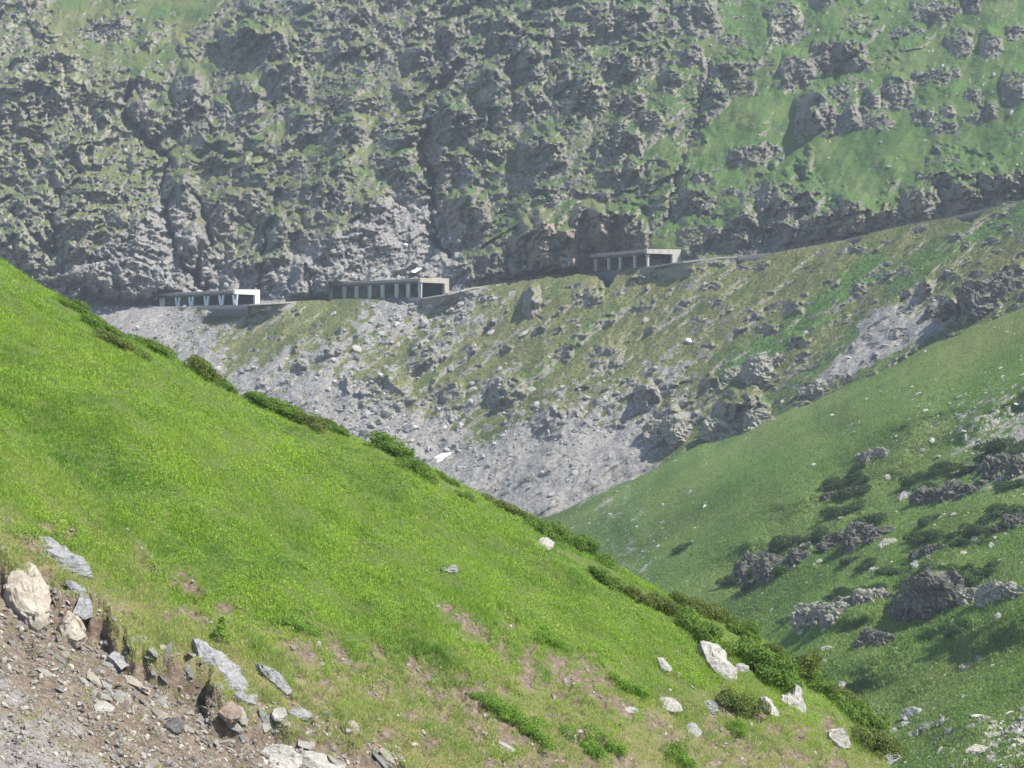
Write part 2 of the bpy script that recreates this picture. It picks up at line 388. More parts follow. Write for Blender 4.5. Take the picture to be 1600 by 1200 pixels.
# --- upper wall
T2 = np.linspace(0, 1, NW)[:, None]
D1 = D0 + bw
YW0 = 600 - FP*(z0-0.2)/D1
XW = np.broadcast_to(XS, (NW, len(XS))).copy(); YW = YW0 + (Y_TOP-YW0)*T2
ts_w = lut([(-140, .80), (300, .86), (700, .88), (1000, .84), (1200, .72), (1600, .60), (1740, .58)])(XS)
DW = (ts_w*(DS+13) - zs)/(ts_w - (600-YW)/FP) + (D1-DS-13)*np.exp(-(YW0-YW)/16.0)
mW = DW/FP
up = np.clip((YW0-YW)/450.0, 0, 1.3)
DW = DW - 46*sstep(330, -80, XW)*np.sqrt(up+.02)*sstep(0, 40, YW0-YW)      # the left buttress, facing right
uw = XW*0.80 + YW*0.60; ww = -XW*0.60 + YW*0.80
big = fbm(uw/150, ww/330, o=3, seed=41); med = fbm(uw/52, ww/90, o=4, seed=47)
fw = sstep(0, 18, YW0-YW)
DW = DW - fw*(big*9 + med*5.0)
BW = np.zeros_like(DW); RW = np.zeros_like(DW)
w_crags = [(70, 80, 120, 46, 1), (30, 84, 112, 12, 1.3), (60, 120, 185, 60, .6), (386, 42, 97, 50, 1.2), (425, 55, 100, 26, 1), (300, 112, 206, 26, 1), (350, 162, 200, 34, 1), (386, 130, 205, 25, 1), (222, 158, 216, 26, 1.1), (320, 180, 208, 20, 1),
           (452, 98, 150, 32, 1.1), (502, 80, 99, 24, 1), (605, 35, 64, 24, 1.1), (655, 78, 108, 28, 1.1), (530, 148, 168, 26, 1), (475, 176, 222, 28, .9), (600, 190, 228, 16, 1), (558, 198, 228, 16, 1),
           (768, 114, 188, 34, 1.1), (706, 158, 228, 36, 1.1), (722, 88, 112, 22, 1), (705, 40, 80, 22, 1), (785, 28, 75, 22, 1), (762, 218, 248, 24, 1), (470, 0, 18, 34, 1), (615, -4, 16, 30, 1), (560, 10, 40, 20, .8), (540, 40, 66, 22, .8),
           (895, 43, 84, 28, 1.1), (945, 26, 66, 22, 1.1), (985, 8, 52, 36, 1.1), (1088, -6, 54, 38, 1.1), (1050, 25, 50, 14, 1), (822, 72, 124, 28, 1.1), (975, 84, 118, 32, 1.1), (912, 108, 146, 18, 1.1), (884, 114, 150, 14, 1), (925, 132, 180, 20, 1.1),
           (985, 142, 180, 26, 1.1), (1048, 110, 139, 18, 1.2), (1086, 68, 104, 16, 1), (1140, 96, 124, 30, 1), (966, 192, 220, 18, 1.1), (1016, 172, 204, 22, .9), (850, 212, 268, 38, 1), (832, 138, 184, 26, .9), (1116, 128, 158, 18, .9), (984, 204, 242, 22, 1),
           (1228, 6, 66, 28, 1), (1322, 62, 112, 40, 1.2), (1246, 86, 138, 27, 1.2), (1284, 66, 104, 18, 1.1), (1276, 152, 213, 34, 1.25), (1328, 162, 206, 22, 1.1), (1318, 128, 162, 22, .9), (1363, 144, 176, 14, 1.2), (1405, 122, 173, 24, 1.1),
           (1372, 177, 202, 26, .9), (1442, 169, 194, 19, 1.1), (1482, 164, 184, 12, 1.2), (1490, 105, 122, 12, 1.2), (1520, 140, 163, 14, 1.1), (1546, 162, 186, 15, 1.1), (1586, 116, 164, 22, 1.1), (1458, -4, 32, 34, .8), (1520, -6, 20, 14, 1.1),
           (1500, 48, 88, 20, .9), (1548, 52, 90, 18, 1), (1586, 40, 62, 14, 1), (1335, 28, 44, 16, .8), (1420, 40, 60, 30, .5),
           (285, 284, 348, 28, 1.2), (306, 364, 424, 28, 1.1), (580, 308, 350, 30, 1.2), (575, 356, 384, 24, 1), (428, 338, 400, 22, 1), (515, 368, 416, 24, 1), (510, 286, 326, 38, .8), (460, 244, 276, 24, .9), (590, 240, 262, 14, 1.1),
           (730, 308, 382, 36, .95), (705, 240, 292, 32, 1), (640, 268, 302, 26, .7), (425, 402, 466, 32, 1), (470, 410, 466, 22, 1), (375, 408, 440, 26, .8), (390, 300, 340, 26, .8), (350, 330, 380, 24, .9),
           (836, 352, 438, 40, 1.2), (880, 362, 430, 24, 1.25), (930, 322, 396, 38, 1.35), (985, 338, 398, 28, 1.1), (905, 294, 310, 18, 1.1), (960, 264, 293, 17, 1), (988, 252, 292, 16, .9), (1095, 268, 287, 18, .9), (1140, 292, 305, 14, .9),
           (760, 400, 446, 40, .9), (720, 408, 455, 24, 1), (1100, 350, 402, 40, .7), (1160, 332, 398, 34, .75), (1215, 306, 388, 34, .7), (1262, 296, 330, 24, .9), (1290, 336, 376, 34, .9), (1325, 314, 372, 28, .95),
           (1385, 328, 362, 34, 1.2), (1440, 300, 352, 36, 1.2), (1475, 268, 300, 34, 1.1), (1500, 290, 342, 40, 1.2), (1560, 272, 326, 40, 1.2), (1625, 262, 312, 40, 1.1), (20, 360, 420, 40, 1), (150, 420, 462, 34, .8), (60, 300, 345, 40, .7)]
for cr in w_crags: crag(BW, RW, XW, YW, mW, .80, *cr)
r_pts = [(100, 200, .8), (100, 400, .85), (350, 100, .6), (300, 250, .6), (550, 60, .7), (550, 250, .5), (500, 400, .75), (700, 150, .7), (650, 330, .6), (800, 60, .85), (900, 100, .8), (850, 250, .5), (1000, 100, .65),
         (1000, 250, .35), (1150, 60, .4), (1150, 250, .14), (1250, 100, .3), (1300, 260, .05), (1450, 220, .07), (1500, 60, .4), (1420, 100, .1), (1590, 150, .18), (1350, 290, .1), (750, 400, .6), (1100, 350, .45), (250, 30, .3), (900, 380, .8), (1600, 240, .05)]
rockiness = rbf(XW, YW, r_pts, 75)
def rk_at(x, y):
    a = rbf(np.array([x], float), np.array([y], float), r_pts, 75); return a[0]
DW = DW - fw*(15*np.sqrt(np.clip(1-((XW-185-.25*(YW-350))/115)**2-((YW-372)/105)**2, 0, 1)) + 12*np.sqrt(np.clip(1-((XW-5-.5*(YW-350))/75)**2-((YW-365)/85)**2, 0, 1)))
RW = np.maximum(RW, .8*sstep(1.0, .75, ((XW-185-.25*(YW-350))/115)**2+((YW-372)/105)**2)); RW = np.maximum(RW, .8*sstep(1.0, .75, ((XW-5-.5*(YW-350))/75)**2+((YW-365)/85)**2))
for k in range(800):
    cx = rnd.uniform(-130, 1730); f_ = rnd.uniform(-140, 470)
    if f_ > y_road(cx)-14 or rnd.random() > rk_at(cx, f_)*1.0+.05 + .5*float(vnoise(np.array([(cx*.8+f_*.6)/70.]), np.array([(f_*.8-cx*.6)/150.]), seed=19)[0]): continue
    s = rnd.random()**5
    hh = 4+34*s; crag(BW, RW, XW, YW, mW, .80, cx, f_-hh, f_, (3.5+26*s)*rnd.uniform(.7, 1.8), rnd.uniform(.7, 1.15), rnd.uniform(-.2, .4))
DW = DW - BW*fw
Hc = lut([(1000, 6), (1050, 18), (1130, 42), (1200, 78), (1265, 86), (1290, 52), (1330, 52), (1370, 34), (1420, 46), (1470, 70), (1500, 72), (1560, 50), (1740, 45)])(XW)
tcut = (YW0-YW)/(Hc*(1+.30*fbm(XW/48, YW/60, o=2, seed=341)+.22*fbm(XW/17, YW/13, o=3, seed=345)) + 1e-3); cutm = sstep(1015, 1070, XW)
DW -= cutm*.62*Hc*mW/.70*np.where(tcut < 1, tcut, np.clip(1-(tcut-1)/.7, 0, 1)*(2-np.clip(1-(tcut-1)/.7, 0, 1))*.5+.5*np.clip(1-(tcut-1)/.7, 0, 1)*1.0)*(.8+.35*facets(XW/30, YW/26, XW*0+.3, 343)[0]*(tcut < 1)); RW = np.maximum(RW, cutm*(tcut < 1.02)*.95)
# cliff bands: the wall climbs in irregular steps, steep rock and grassy ledge by turns
def steps(X, Y, per, seed, w1, w2):
    h = (YW0-Y)/per + .0045*X*34/per + w1*fbm(uw/105, ww/150, o=3, seed=seed) + w2*.55*fbm(X/30, Y/30, o=2, seed=seed+4) + w2*.75*facets(uw/30, ww/44, X*0+.5, seed+6)[0] + w2*.35*facets(X/11, Y/9, X*0+.5, seed+8)[0]
    q = h-np.floor(h); k = np.floor(h).astype(np.int64); r_ = (_h(k, k*0+seed, k*0, 5) & 255)/255.0
    return np.where(q < .68, q/.68, (1-q)/.32), .55+.6*r_
rloc = np.clip(rockiness*1.5-.32 + .75*fbm(uw/60, ww/120, o=3, seed=311), 0, 1)
p1, a1 = steps(XW, YW, 62, 321, 1.3, .5); p2, a2 = steps(XW, YW, 23, 331, 2.2, .9)
DW = DW - fw*rloc*mW/.80*(62*.56*p1*a1 + 23*.30*p2*a2)
gul = [([(205, 130), (192, 165), (215, 205), (240, 225), (262, 250), (250, 290), (258, 320), (265, 365), (276, 400), (300, 432), (318, 452)], 7, 15), ([(655, 225), (668, 255), (677, 285), (676, 330), (679, 375), (700, 400)], 6, 13),
       ([(1064, 262), (1052, 300), (1040, 345)], 5, 8), ([(125, 262), (92, 310), (82, 345), (86, 390)], 7, 10), ([(20, 330), (55, 370), (82, 400)], 6, 8), ([(690, 60), (690, 140), (660, 225)], 6, 8), ([(300, 300), (320, 330), (330, 380), (300, 430)], 5, 9),
       ([(470, 402), (482, 430), (486, 466)], 3, 6), ([(438, 300), (420, 350), (408, 400)], 4, 8), ([(1110, 100), (1090, 170), (1070, 250)], 6, 6), ([(415, 410), (400, 440), (408, 465)], 4, 6)]
for pts, ww_, dep in gul:
    d = seg_dist(XW+fbm(XW/22, YW/22, o=3, seed=61)*9, YW+fbm(XW/22, YW/22, o=3, seed=62)*6, pts)
    wv_ = ww_*.62*(1+.8*vnoise(XW/11, YW/11, seed=63)); DW += 1.15*dep*np.exp(-d/(wv_*1.35)) ; RW = np.maximum(RW, .9*np.exp(-(d/(wv_*1.5))**2))
# blocky rock relief on the wall and flank, in metres
def relief(D, X, Y, rk, seed):
    x = D*(X-800)/FP; z = D*(600-Y)/FP
    f1, e1 = facets(x/4.4+D*0.03, D/9, z/3.4-x/15, seed); f2, e2 = facets(x/1.9, D/4, z/1.3-x/6, seed+3); f3, e3 = facets(x/.95, D/2, z/.7-x/4, seed+6)
    t = (z + .38*x + 5*vnoise(x/17, z/17, D/30, seed+4) + 1.2*vnoise(x/3.5, z/3.5, D/9, seed+8))/(2.7+1.9*vnoise(x/40, z/40, D*0, seed+11)); sw = t-np.floor(t)
    led = np.where(sw < .78, sw/.78, (1-sw)/.22)-.5
    return rk*(f1*1.25 + f2*.75 + f3*.35 + led*(1.1+1.1*vnoise(x/26, z/26, D/60, seed+14)) - 0.8*np.exp(-(e1/.07)**2) - .35*np.exp(-(e2/.08)**2)) + (0.35+0.65*rk)*fbm(x/3.2, z/3.2, D/5, o=3, seed=seed+7)*0.6
rkw = np.clip(blur(RW, 2)*0.75 + rockiness*0.75, 0.05, 1.2)
fw2 = sstep(0, 7, YW0-YW)
DW = DW - fw2*relief(DW, XW, YW, rkw, 71)
rkv = np.clip(blur(RV, 2)*.8 + .10 + .25*sstep(.1, .6, rib2) - .3*scree, 0.03, 1)
DV = DV - fade*relief(DV, XV, YV, rkv, 83)*.75
for x0_, x1_ in ((247, 412), (513, 706), (923, 1072)):          # the galleries stand clear of the rock
    DW = np.where((XW > x0_) & (XW < x1_) & (YW0-YW < 30), np.maximum(DW, D0+bw*.8), DW)
def pts3(D, X, Y): return np.stack([D*(X-800)/FP, D, D*(600-Y)/FP], -1)
PV = pts3(DV, XV, YV); PW = pts3(DW, XW, YW); PB = np.stack([np.broadcast_to(DB*(XS-800)/FP, DB.shape), DB, ZB], -1)
PM = np.concatenate([PV, PB, PW], 0)
nz = blur(grid_normals(PM)[..., 2], 1)
nzV, nzW = nz[:NV], nz[-NW:]
nf_w = fbm(XW/7, YW/7, o=3, seed=5)
mr = np.clip(sstep(.70, .38, nzW + .10*nf_w - .34*(rockiness-.45)) , 0, 1)
mr = np.maximum(mr, RW*sstep(.86, .6, nzW)); mr = np.maximum(mr, np.clip(.42*rockiness, 0, .30))
mrV = np.clip(np.maximum(sstep(.72, .45, nzV)*.95, RV*sstep(.85, .6, nzV)), 0, 1)
red = 1.5*np.exp(-((XW-890)/85)**4-((YW-385)/52)**4) + .5*np.exp(-((XW-1420)/160)**2-((YW-325)/28)**2)*mr
red = np.clip(red*sstep(.8, .5, nzW)*(.5+.9*fbm(XW/16, YW/22, o=3, seed=36)), 0, .85)
screeW = np.clip(sstep(.5, .75, rbf(XW, YW, [(640, 420, 1.1), (600, 415, .9), (560, 425, .8), (500, 430, .8), (300, 440, .8), (450, 455, .8), (620, 425, 1), (1150, 380, .55), (1230, 345, .6), (330, 445, .9), (390, 445, .7), (200, 460, .8), (1120, 360, .4), (500, 300, .1), (900, 300, .1), (100, 300, .1), (800, 380, .1), (1400, 300, .05), (1050, 330, .2), (1430, 60, .45), (1200, 150, .0), (1250, 230, .0), (1120, 220, .05), (1180, 60, .05), (700, 200, .1), (300, 150, .1), (700, 20, .3), (400, 350, .1)], 40)+.3*nf_w), 0, 1)
tw = fbm(XW/60, YW/40, o=3, seed=15)
dryW = np.clip(.10+.45*tw + .25*sstep(900, 300, XW), 0, .7); freshW = np.clip(.45*sstep(.05, .6, fbm(XW/45, YW/22, o=3, seed=25)) + .25*sstep(900, 1250, XW), 0, .6)
paleW = np.clip(.55*sstep(0, .6, fbm(uw/30, ww/60, o=3, seed=35)) + .25*sstep(380, 60, XW), 0, .7)  # second term paints the left buttress lighter, as its sunlit side
dryV = np.clip(.55+.5*fbm(u_/30, w_/80, o=3, seed=16), 0, .8)*(1-fresh_v)
def stack(*a): return np.stack([np.clip(x, 0, 1) for x in a], -1)
mk = np.concatenate([stack(mrV, scree, 0*scree), np.broadcast_to(np.array([0, .6, 0.]), PB.shape), stack(mr, screeW, red)], 0)
tn = np.concatenate([stack(dryV, fresh_v, .25+0*scree), np.broadcast_to(np.array([.5, 0, 0.]), PB.shape), stack(dryW, freshW, paleW)], 0)
mountain = link("mountainside", grid_mesh("mountainside", PM, {"mask": mk, "tone": tn}), M_mtn)
tag(mountain, "steep rocky mountainside of grey crags, grassy ledges and scree, cut by the road", kind="structure")
S_flank = Sheet(XS, yb, yr, PV); S_wall = Sheet(XS, YW0, np.full(len(XS), Y_TOP), PW)

# ================================================================ HILLSIDE on the right, middle distance
XH = np.arange(470, 1941, 1.7)
yc_h = lut([(470, 985), (800, 830), (880, 797), (950, 765), (1050, 716), (1120, 690), (1200, 657), (1300, 616), (1380, 578), (1450, 541), (1530, 508), (1600, 481), (1740, 425), (1940, 350)])(XH) + 7*fbm(XH/75, XH*0+2, o=3, seed=99)
NH = 430
TH = np.linspace(0, 1, NH)[:, None]
XX = np.broadcast_to(XH, (NH, len(XH))).copy(); YY = 1290 + (yc_h-1290)*TH
U = (XX-800)/FP; Vv = (600-YY)/FP
DH = 107.8/(.572*U + .11 - Vv)
tc = sstep(55, 0, YY-yc_h); DH = DH + 30*tc**2
uh = XX*0.50 + YY*0.87; wh = -XX*0.87 + YY*0.5
DH = DH - sstep(0, 30, YY-yc_h)*(fbm(uh/150, wh/420, o=3, seed=101)*16 + fbm(uh/40, wh/120, o=3, seed=107)*2.2)
# broad soft folds
DH -= 9*np.exp(-(seg_dist(XX, YY, [(1600, 590), (1400, 640), (1200, 730), (1000, 820)])/34)**2) - 7*np.exp(-(seg_dist(XX, YY, [(1600, 660), (1400, 740), (1230, 830), (1120, 930)])/40)**2)
BH = np.zeros_like(DH); RH = np.zeros_like(DH)
h_crags = [(1330, 802, 868, 60, .5), (1215, 850, 912, 60, .45), (1470, 742, 796, 50, .5), (1565, 700, 765, 44, .5), (1310, 925, 985, 70, .4), (1470, 890, 1006, 60, .4), (1570, 905, 960, 45, .4), (1365, 985, 1022, 34, .4)]
mH = DH/FP
for cr in h_crags: crag(BH, RH, XX, YY, mH, .35, *cr)
DH -= BH*.35
xw_, zw_ = DH*U, DH*Vv
DH -= (.30*fbm(xw_/2.2, DH/5, zw_/2.2, o=3, seed=121) + .22*fbm(xw_/.9, DH/2, zw_/.55, o=2, seed=123))
PH = pts3(DH, XX, YY)
stones_h = rbf(XX, YY, [(1560, 680, 1), (1480, 690, .7), (1440, 650, .6), (1560, 600, .55), (1350, 650, .5), (1300, 680, .3), (1000, 830, .75), (960, 840, .8), (1090, 780, .45), (1150, 750, .3), (1300, 760, 0), (1200, 800, 0), (1100, 880, 0), (1400, 800, .1), (1500, 820, .4), (1560, 1180, .9), (1585, 675, 1.3), (1540, 690, 1.1), (1420, 1150, .6), (1500, 1050, .35),
        (1480, 1190, .5), (1440, 1140, .3), (1520, 1060, .15), (1400, 1060, 0), (1550, 980, 0), (1300, 1010, .1), (1500, 560, .05), (1300, 620, .05), (1100, 720, .1), (1050, 800, .3), (1220, 930, .2), (1440, 720, .2), (1400, 860, .3), (1590, 860, .3), (900, 860, .4)], 38)
mh = np.clip(stones_h*.5 + .45*fbm(uh/9, wh/22, o=3, seed=131)*stones_h + .12*fbm(XX/6, YY/4, o=2, seed=133), 0, .9)
dry_h = np.clip(.22+.45*fbm(uh/60, wh/160, o=3, seed=141) + .25*np.exp(-(seg_dist(XX, YY, [(1600, 510), (1450, 570), (1300, 620)])/22)**2) + .2*np.exp(-(seg_dist(XX, YY, [(1600, 1000), (1400, 1080), (1300, 1150)])/60)**2), 0, .7)
heath = np.clip(.55*sstep(.1, .5, fbm(uh/55, wh/150, o=3, seed=151))*rbf(XX, YY, [(1400, 850, 1), (1250, 880, 1), (1500, 760, 1), (1450, 900, 1), (1150, 760, .8), (1250, 680, .8), (1400, 1100, .2), (1500, 1150, .2), (1300, 780, .3), (1550, 540, .2), (1000, 780, .6), (1550, 600, .6)], 50), 0, .9)
mkh = stack(mh, 0*mh, 0*mh); tnh = stack(dry_h, heath, 0*mh)
# the back of the crest falls away
sb = np.array([3, 8, 16, 28, 45, 70.])[:, None]
Dc = DH[-1]; vc = (600-yc_h)/FP
PBk = np.stack([np.broadcast_to((Dc+sb)*(XH-800)/FP, (6, len(XH))), np.broadcast_to(Dc+sb, (6, len(XH))), Dc*vc + vc*sb*.2 - .010*sb**2 - .12*sb], -1)
PHa = np.concatenate([PH, PBk], 0)
ext = lambda a: np.concatenate([a, np.repeat(a[-1:], 6, 0)], 0)
hill = link("hillside", grid_mesh("hillside", PHa, {"mask": ext(mkh), "tone": ext(tnh)}), M_hill)
tag(hill, "green grassy hillside sloping down to the left with scattered stones", kind="structure")
S_hill = Sheet(XH, np.full(len(XH), 1290.0), yc_h, PH)

# ================================================================ FOREGROUND SPUR
XF = np.arange(-160, 1741, 1.5)
crest_pts = [(-160, 325), (0, 403), (40, 430), (100, 466), (160, 503), (215, 533), (270, 556), (330, 592), (390, 624), (450, 655), (520, 672), (590, 696), (650, 718), (700, 745), (760, 776), (830, 806), (900, 842), (950, 876), (1000, 906),
             (1060, 936), (1120, 960), (1180, 990), (1220, 1018), (1270, 1055), (1330, 1100), (1375, 1150), (1400, 1205), (1480, 1320), (1600, 1430), (1740, 1550)]
yc_f = smooth_lut(crest_pts, 12)(XF)
NF = 470
yb_f = np.maximum(1330, yc_f+60)
TF = np.linspace(0, 1, NF)[:, None]
XG = np.broadcast_to(XF, (NF, len(XF))).copy(); YG = yb_f + (yc_f-yb_f)*TF
Uf = (XG-800)/FP; Vf = (600-YG)/FP
DF = 24.7/(.3 - .5*Uf - Vf)
tcf = sstep(46, 0, YG-yc_f); DF = DF + 3.2*tcf**2
PF = pts3(DF, XG, YG)
xf, yf = PF[..., 0], PF[..., 1]
gravel_poly = [(-300, 835), (0, 868), (20, 880), (75, 905), (120, 938), (165, 952), (200, 1000), (260, 1040), (318, 1052), (345, 1110), (400, 1126), (470, 1140), (545, 1150), (620, 1180), (700, 1250), (760, 1400), (-300, 1400)]
wxg = fbm(XG/40, YG/40, o=2, seed=201)*15; wyg = fbm(XG/40, YG/40, o=2, seed=202)*15
gin = in_poly(XG+wxg, YG+wyg, gravel_poly)
gd = seg_dist(XG+wxg, YG+wyg, gravel_poly[:-2])
gravel = np.where(gin, sstep(0, 10, gd), 0)
grey_g = np.where(gin, .85*sstep(70, 210, gd + 70*fbm(XG/60-YG/90, YG/30+XG/60, o=3, seed=205)), 0)
scars = [([(700, 965), (730, 985), (775, 1010)], 14), ([(780, 960), (800, 985)], 7), ([(830, 1030), (870, 1045), (920, 1040)], 16), ([(885, 1060), (905, 1080), (940, 1085)], 20), ([(785, 1045), (830, 1070)], 12), ([(930, 1095), (975, 1110)], 11),
         ([(735, 1100), (775, 1135), (840, 1165)], 13), ([(800, 1195), (900, 1190), (990, 1200)], 20), ([(1020, 1130), (1075, 1165), (1120, 1200)], 12), ([(275, 895), (310, 925), (350, 950)], 10), ([(205, 850), (235, 870)], 6), ([(60, 815), (105, 832)], 9),
         ([(430, 1015), (480, 1040)], 6), ([(1130, 1080), (1150, 1120)], 8), ([(1290, 1130), (1310, 1175)], 10), ([(640, 1020), (655, 1040)], 5), ([(380, 1000), (420, 985)], 5), ([(1180, 1110), (1250, 1150)], 9)]
dirt = np.zeros_like(gravel); lip = np.zeros_like(gravel)
for k in range(120):
    x = rnd.uniform(30, 1290); y = rnd.uniform(60, 330)*.55 + float(np.interp(x, [0, 200, 400, 700, 900, 1100, 1300], [790, 890, 955, 1000, 1030, 1040, 1110]))
    a = rnd.uniform(8, 40); scars.append(([(x, y), (x+a, y+a*.55)], rnd.uniform(3.5, 10)))
for pts, rr in scars:
    rr = rr*1.45
    d = seg_dist(XG+wxg*.7, YG+wyg*.7, pts); k = sstep(rr*1.3, rr*.5, d); dirt = np.maximum(dirt, k)
    d2 = seg_dist(XG+wxg*.7-rr*.5, YG+wyg*.7+rr*.9, pts); lip = np.maximum(lip, sstep(rr*1.2, rr*.7, d2))
dirt_n = dirt*sstep(-.5, .2, fbm(XG/26, YG/16, o=2, seed=211))
dirt = np.maximum(dirt_n, np.where(gin, 1-grey_g, 0)*gravel)
hf = .55*fbm(xf/7, yf/9, o=3, seed=221) + .16*fbm(xf/1.6, yf/2.2, o=3, seed=225) + .05*fbm(xf/.45, yf/.6, o=2, seed=228)
hf = hf - (.24*sstep(2, 11, gd) + .16*sstep(0, 30, gd))*gravel + .16*gravel*fbm(xf/.9, yf/1.3, o=3, seed=231) - .12*dirt_n + .05*lip
lipd = np.exp(-(seg_dist(XG, YG, [(150, 945), (200, 990), (258, 1035), (335, 1050), (350, 1105)])/26)**2)
hf += np.where(gin, 0, (.10+.15*lipd)*np.exp(-(gd/15)**2)) - .24*lipd*gravel*sstep(0, 10, gd)
hf *= sstep(0, 14, YG-yc_f)*.85+.15
PF[..., 2] += hf
lower = sstep(-40, 150, YG - lut([(-160, 690), (0, 765), (200, 860), (400, 935), (700, 985), (900, 1015), (1100, 1030), (1300, 1090), (1740, 1300)])(XG))
dry_f = np.clip(.80*lower + .34*fbm(XG/48, YG/28, o=4, seed=241)*(.5+lower) + .16*fbm(XG/12, YG/8, o=3, seed=243) - .05, 0, 1)
dry_f = np.clip(dry_f + .4*np.where(gin, 0, np.exp(-(gd/60)**2)) + .25*np.exp(-(seg_dist(XG, YG, [(0, 720), (120, 790), (260, 900)])/30)**2), 0, 1)
mkf = stack(dirt*.95, grey_g*gravel, 0*dirt); tnf = stack(dry_f, 0*dirt, 0*dirt)
sbf = np.array([.6, 1.5, 3, 6, 11, 19, 30.])[:, None]
Dcf = PF[-1, :, 1]; zcf = PF[-1, :, 2]; vcf = zcf/Dcf
PFb = np.stack([np.broadcast_to((Dcf+sbf)*(XF-800)/FP, (7, len(XF))), np.broadcast_to(Dcf+sbf, (7, len(XF))), zcf + vcf*sbf - .03*sbf**1.6 - .12*sbf], -1)
ext7 = lambda a: np.concatenate([a, np.repeat(a[-1:], 7, 0)], 0)
spur = link("foreground_slope", grid_mesh("foreground_slope", np.concatenate([PF, PFb], 0), {"mask": ext7(mkf), "tone": ext7(tnf)}), M_spur)
tag(spur, "steep grassy slope in front with a bare gravel and earth scar at its lower edge", kind="structure")
S_spur = Sheet(XF, yb_f, yc_f, PF); S_spur.exact = True
def grid_lookup(S, A, X, Y):
    c = np.clip(((X-S.xs[0])/(S.xs[1]-S.xs[0])).astype(int), 0, A.shape[1]-1)
    yb_ = np.interp(X, S.xs, S.yb); yt_ = np.interp(X, S.xs, S.yt)
    r = np.clip(((Y-yb_)/(yt_-yb_)*(A.shape[0]-1)).astype(int), 0, A.shape[0]-1)
    return A[r, c]

# ================================================================ ROAD, KERB, WALLS
M_road = concrete_material("asphalt", (.05, .05, .052), (.08, .078, .075), 0.4)
M_kerb = concrete_material("kerb_concrete", (.20, .19, .17), (.30, .285, .25), 1.0)
M_wallstone = stone_material("wall_stone", [(.05, .05, .055), (.085, .085, .09), (.13, .125, .12), (.2, .19, .175)], 1.2, False, 0.05)
xr_ = np.arange(-450, 1971, 4.0)
Dr, br = d_road(xr_), bench_w(xr_); zr = (600-y_road(xr_))/FP*Dr
ring = []
for off, dz in ((1.0, -.20), (1.0, -.10), (None, -.10), (None, -.20)):
    d = Dr + (off if off is not None else br-.8); ring.append(np.stack([d*(xr_-800)/FP, d, zr+dz], -1))
link("road", grid_mesh("road", np.array(ring), {"mask": np.zeros((4, len(xr_), 3))}), M_road); tag(bpy.data.objects["road"], "mountain road cut into the slope and climbing to the right", kind="structure")
ring = []
for off, dz in ((-.10, -.6), (-.10, .0), (.30, .0), (.30, -.6)):
    d = Dr + off; ring.append(np.stack([d*(xr_-800)/FP, d, zr+dz + .10*fbm(xr_/9, xr_*0, o=2, seed=5)], -1))
kb = grid_mesh("road_kerb", np.array(ring), {"mask": np.zeros((4, len(xr_), 3))})
tag(link("road_kerb", kb, M_kerb), "low pale kerb along the outer edge of the mountain road", kind="structure")
wall_labels = {'g1': "dark stone retaining wall under the right half of the leftmost gallery", 'g2': "dark stone retaining wall under the longest gallery's near end",
               'g3': "tall dark wedge of retaining wall in the gully below the rightmost gallery", 'r1': "short dark retaining wall right of the rightmost gallery, first of three along the climbing road",
               'r2': "smallest retaining wall below the road, middle of the three right of the galleries", 'r3': "longest dark retaining wall high on the climbing road near the right edge"}
for x0_, x1_, hp_, key in wall_specs:
    xx = np.linspace(x0_-2, x1_+2, 30); d0 = d_road(xx); zt = (600-y_road(xx))/FP*d0; hh = (hp_+6)*d0/FP
    ring = []
    for off, top in ((.55, 0), (-.45, 0), (-.45, 1), (.2, 1)):
        d = d0+off
        ring.append(np.stack([d*(xx-800)/FP, d, zt + (.16 if top else 0) - (0 if top else hh)], -1))
    a = np.array(ring)
    tag(link("retaining_wall", grid_mesh("retaining_wall", a, {"mask": np.zeros((4, 30, 3))}), M_wallstone), wall_labels[key], "retaining wall", "retaining walls below the road")

# ================================================================ GALLERIES
def frame_box(bm, O, ax, inw, a0, a1, w0, w1, h0, h1, dh=0.0):
    """a box along the gallery: a along the axis, w inwards, h up; dh lets the top slope inwards"""
    up = Vector((0, 0, 1)); vs_ = []
    for a, wv, h in ((a0, w0, h0), (a1, w0, h0), (a1, w1, h0), (a0, w1, h0), (a0, w0, h1), (a1, w0, h1), (a1, w1, h1+dh), (a0, w1, h1+dh)):
        vs_.append(bm.verts.new(O + ax*a + inw*wv + up*h))
    for f in ((0, 3, 2, 1), (4, 5, 6, 7), (0, 1, 5, 4), (1, 2, 6, 5), (2, 3, 7, 6), (3, 0, 4, 7)): bm.faces.new([vs_[i] for i in f])
def strut(bm, O, ax, inw, a0, a1, w0, h0, h1, t, tw):
    up = Vector((0, 0, 1)); vs_ = []
    for a, h in ((a0, h0), (a1, h1)):
        for da, dw in ((-t, 0), (t, 0), (t, tw), (-t, tw)): vs_.append(bm.verts.new(O + ax*(a+da) + inw*(w0+dw) + up*h))
    for i in range(4): bm.faces.new([vs_[i], vs_[(i+1) % 4], vs_[4+(i+1) % 4], vs_[4+i]])
    bm.faces.new(vs_[:4][::-1]); bm.faces.new(vs_[4:])
def part(name, bm, mat, parent, base, bev=0.0, label=None):
    bmesh.ops.recalc_face_normals(bm, faces=bm.faces)
    if bev: bmesh.ops.bevel(bm, geom=list(bm.edges), offset=bev, segments=1, affect='EDGES')
    me = bpy.data.meshes.new(name); bm.to_mesh(me); bm.free()
    o = link(name, me, mat, parent)
    if label: o["label"] = label
    return o
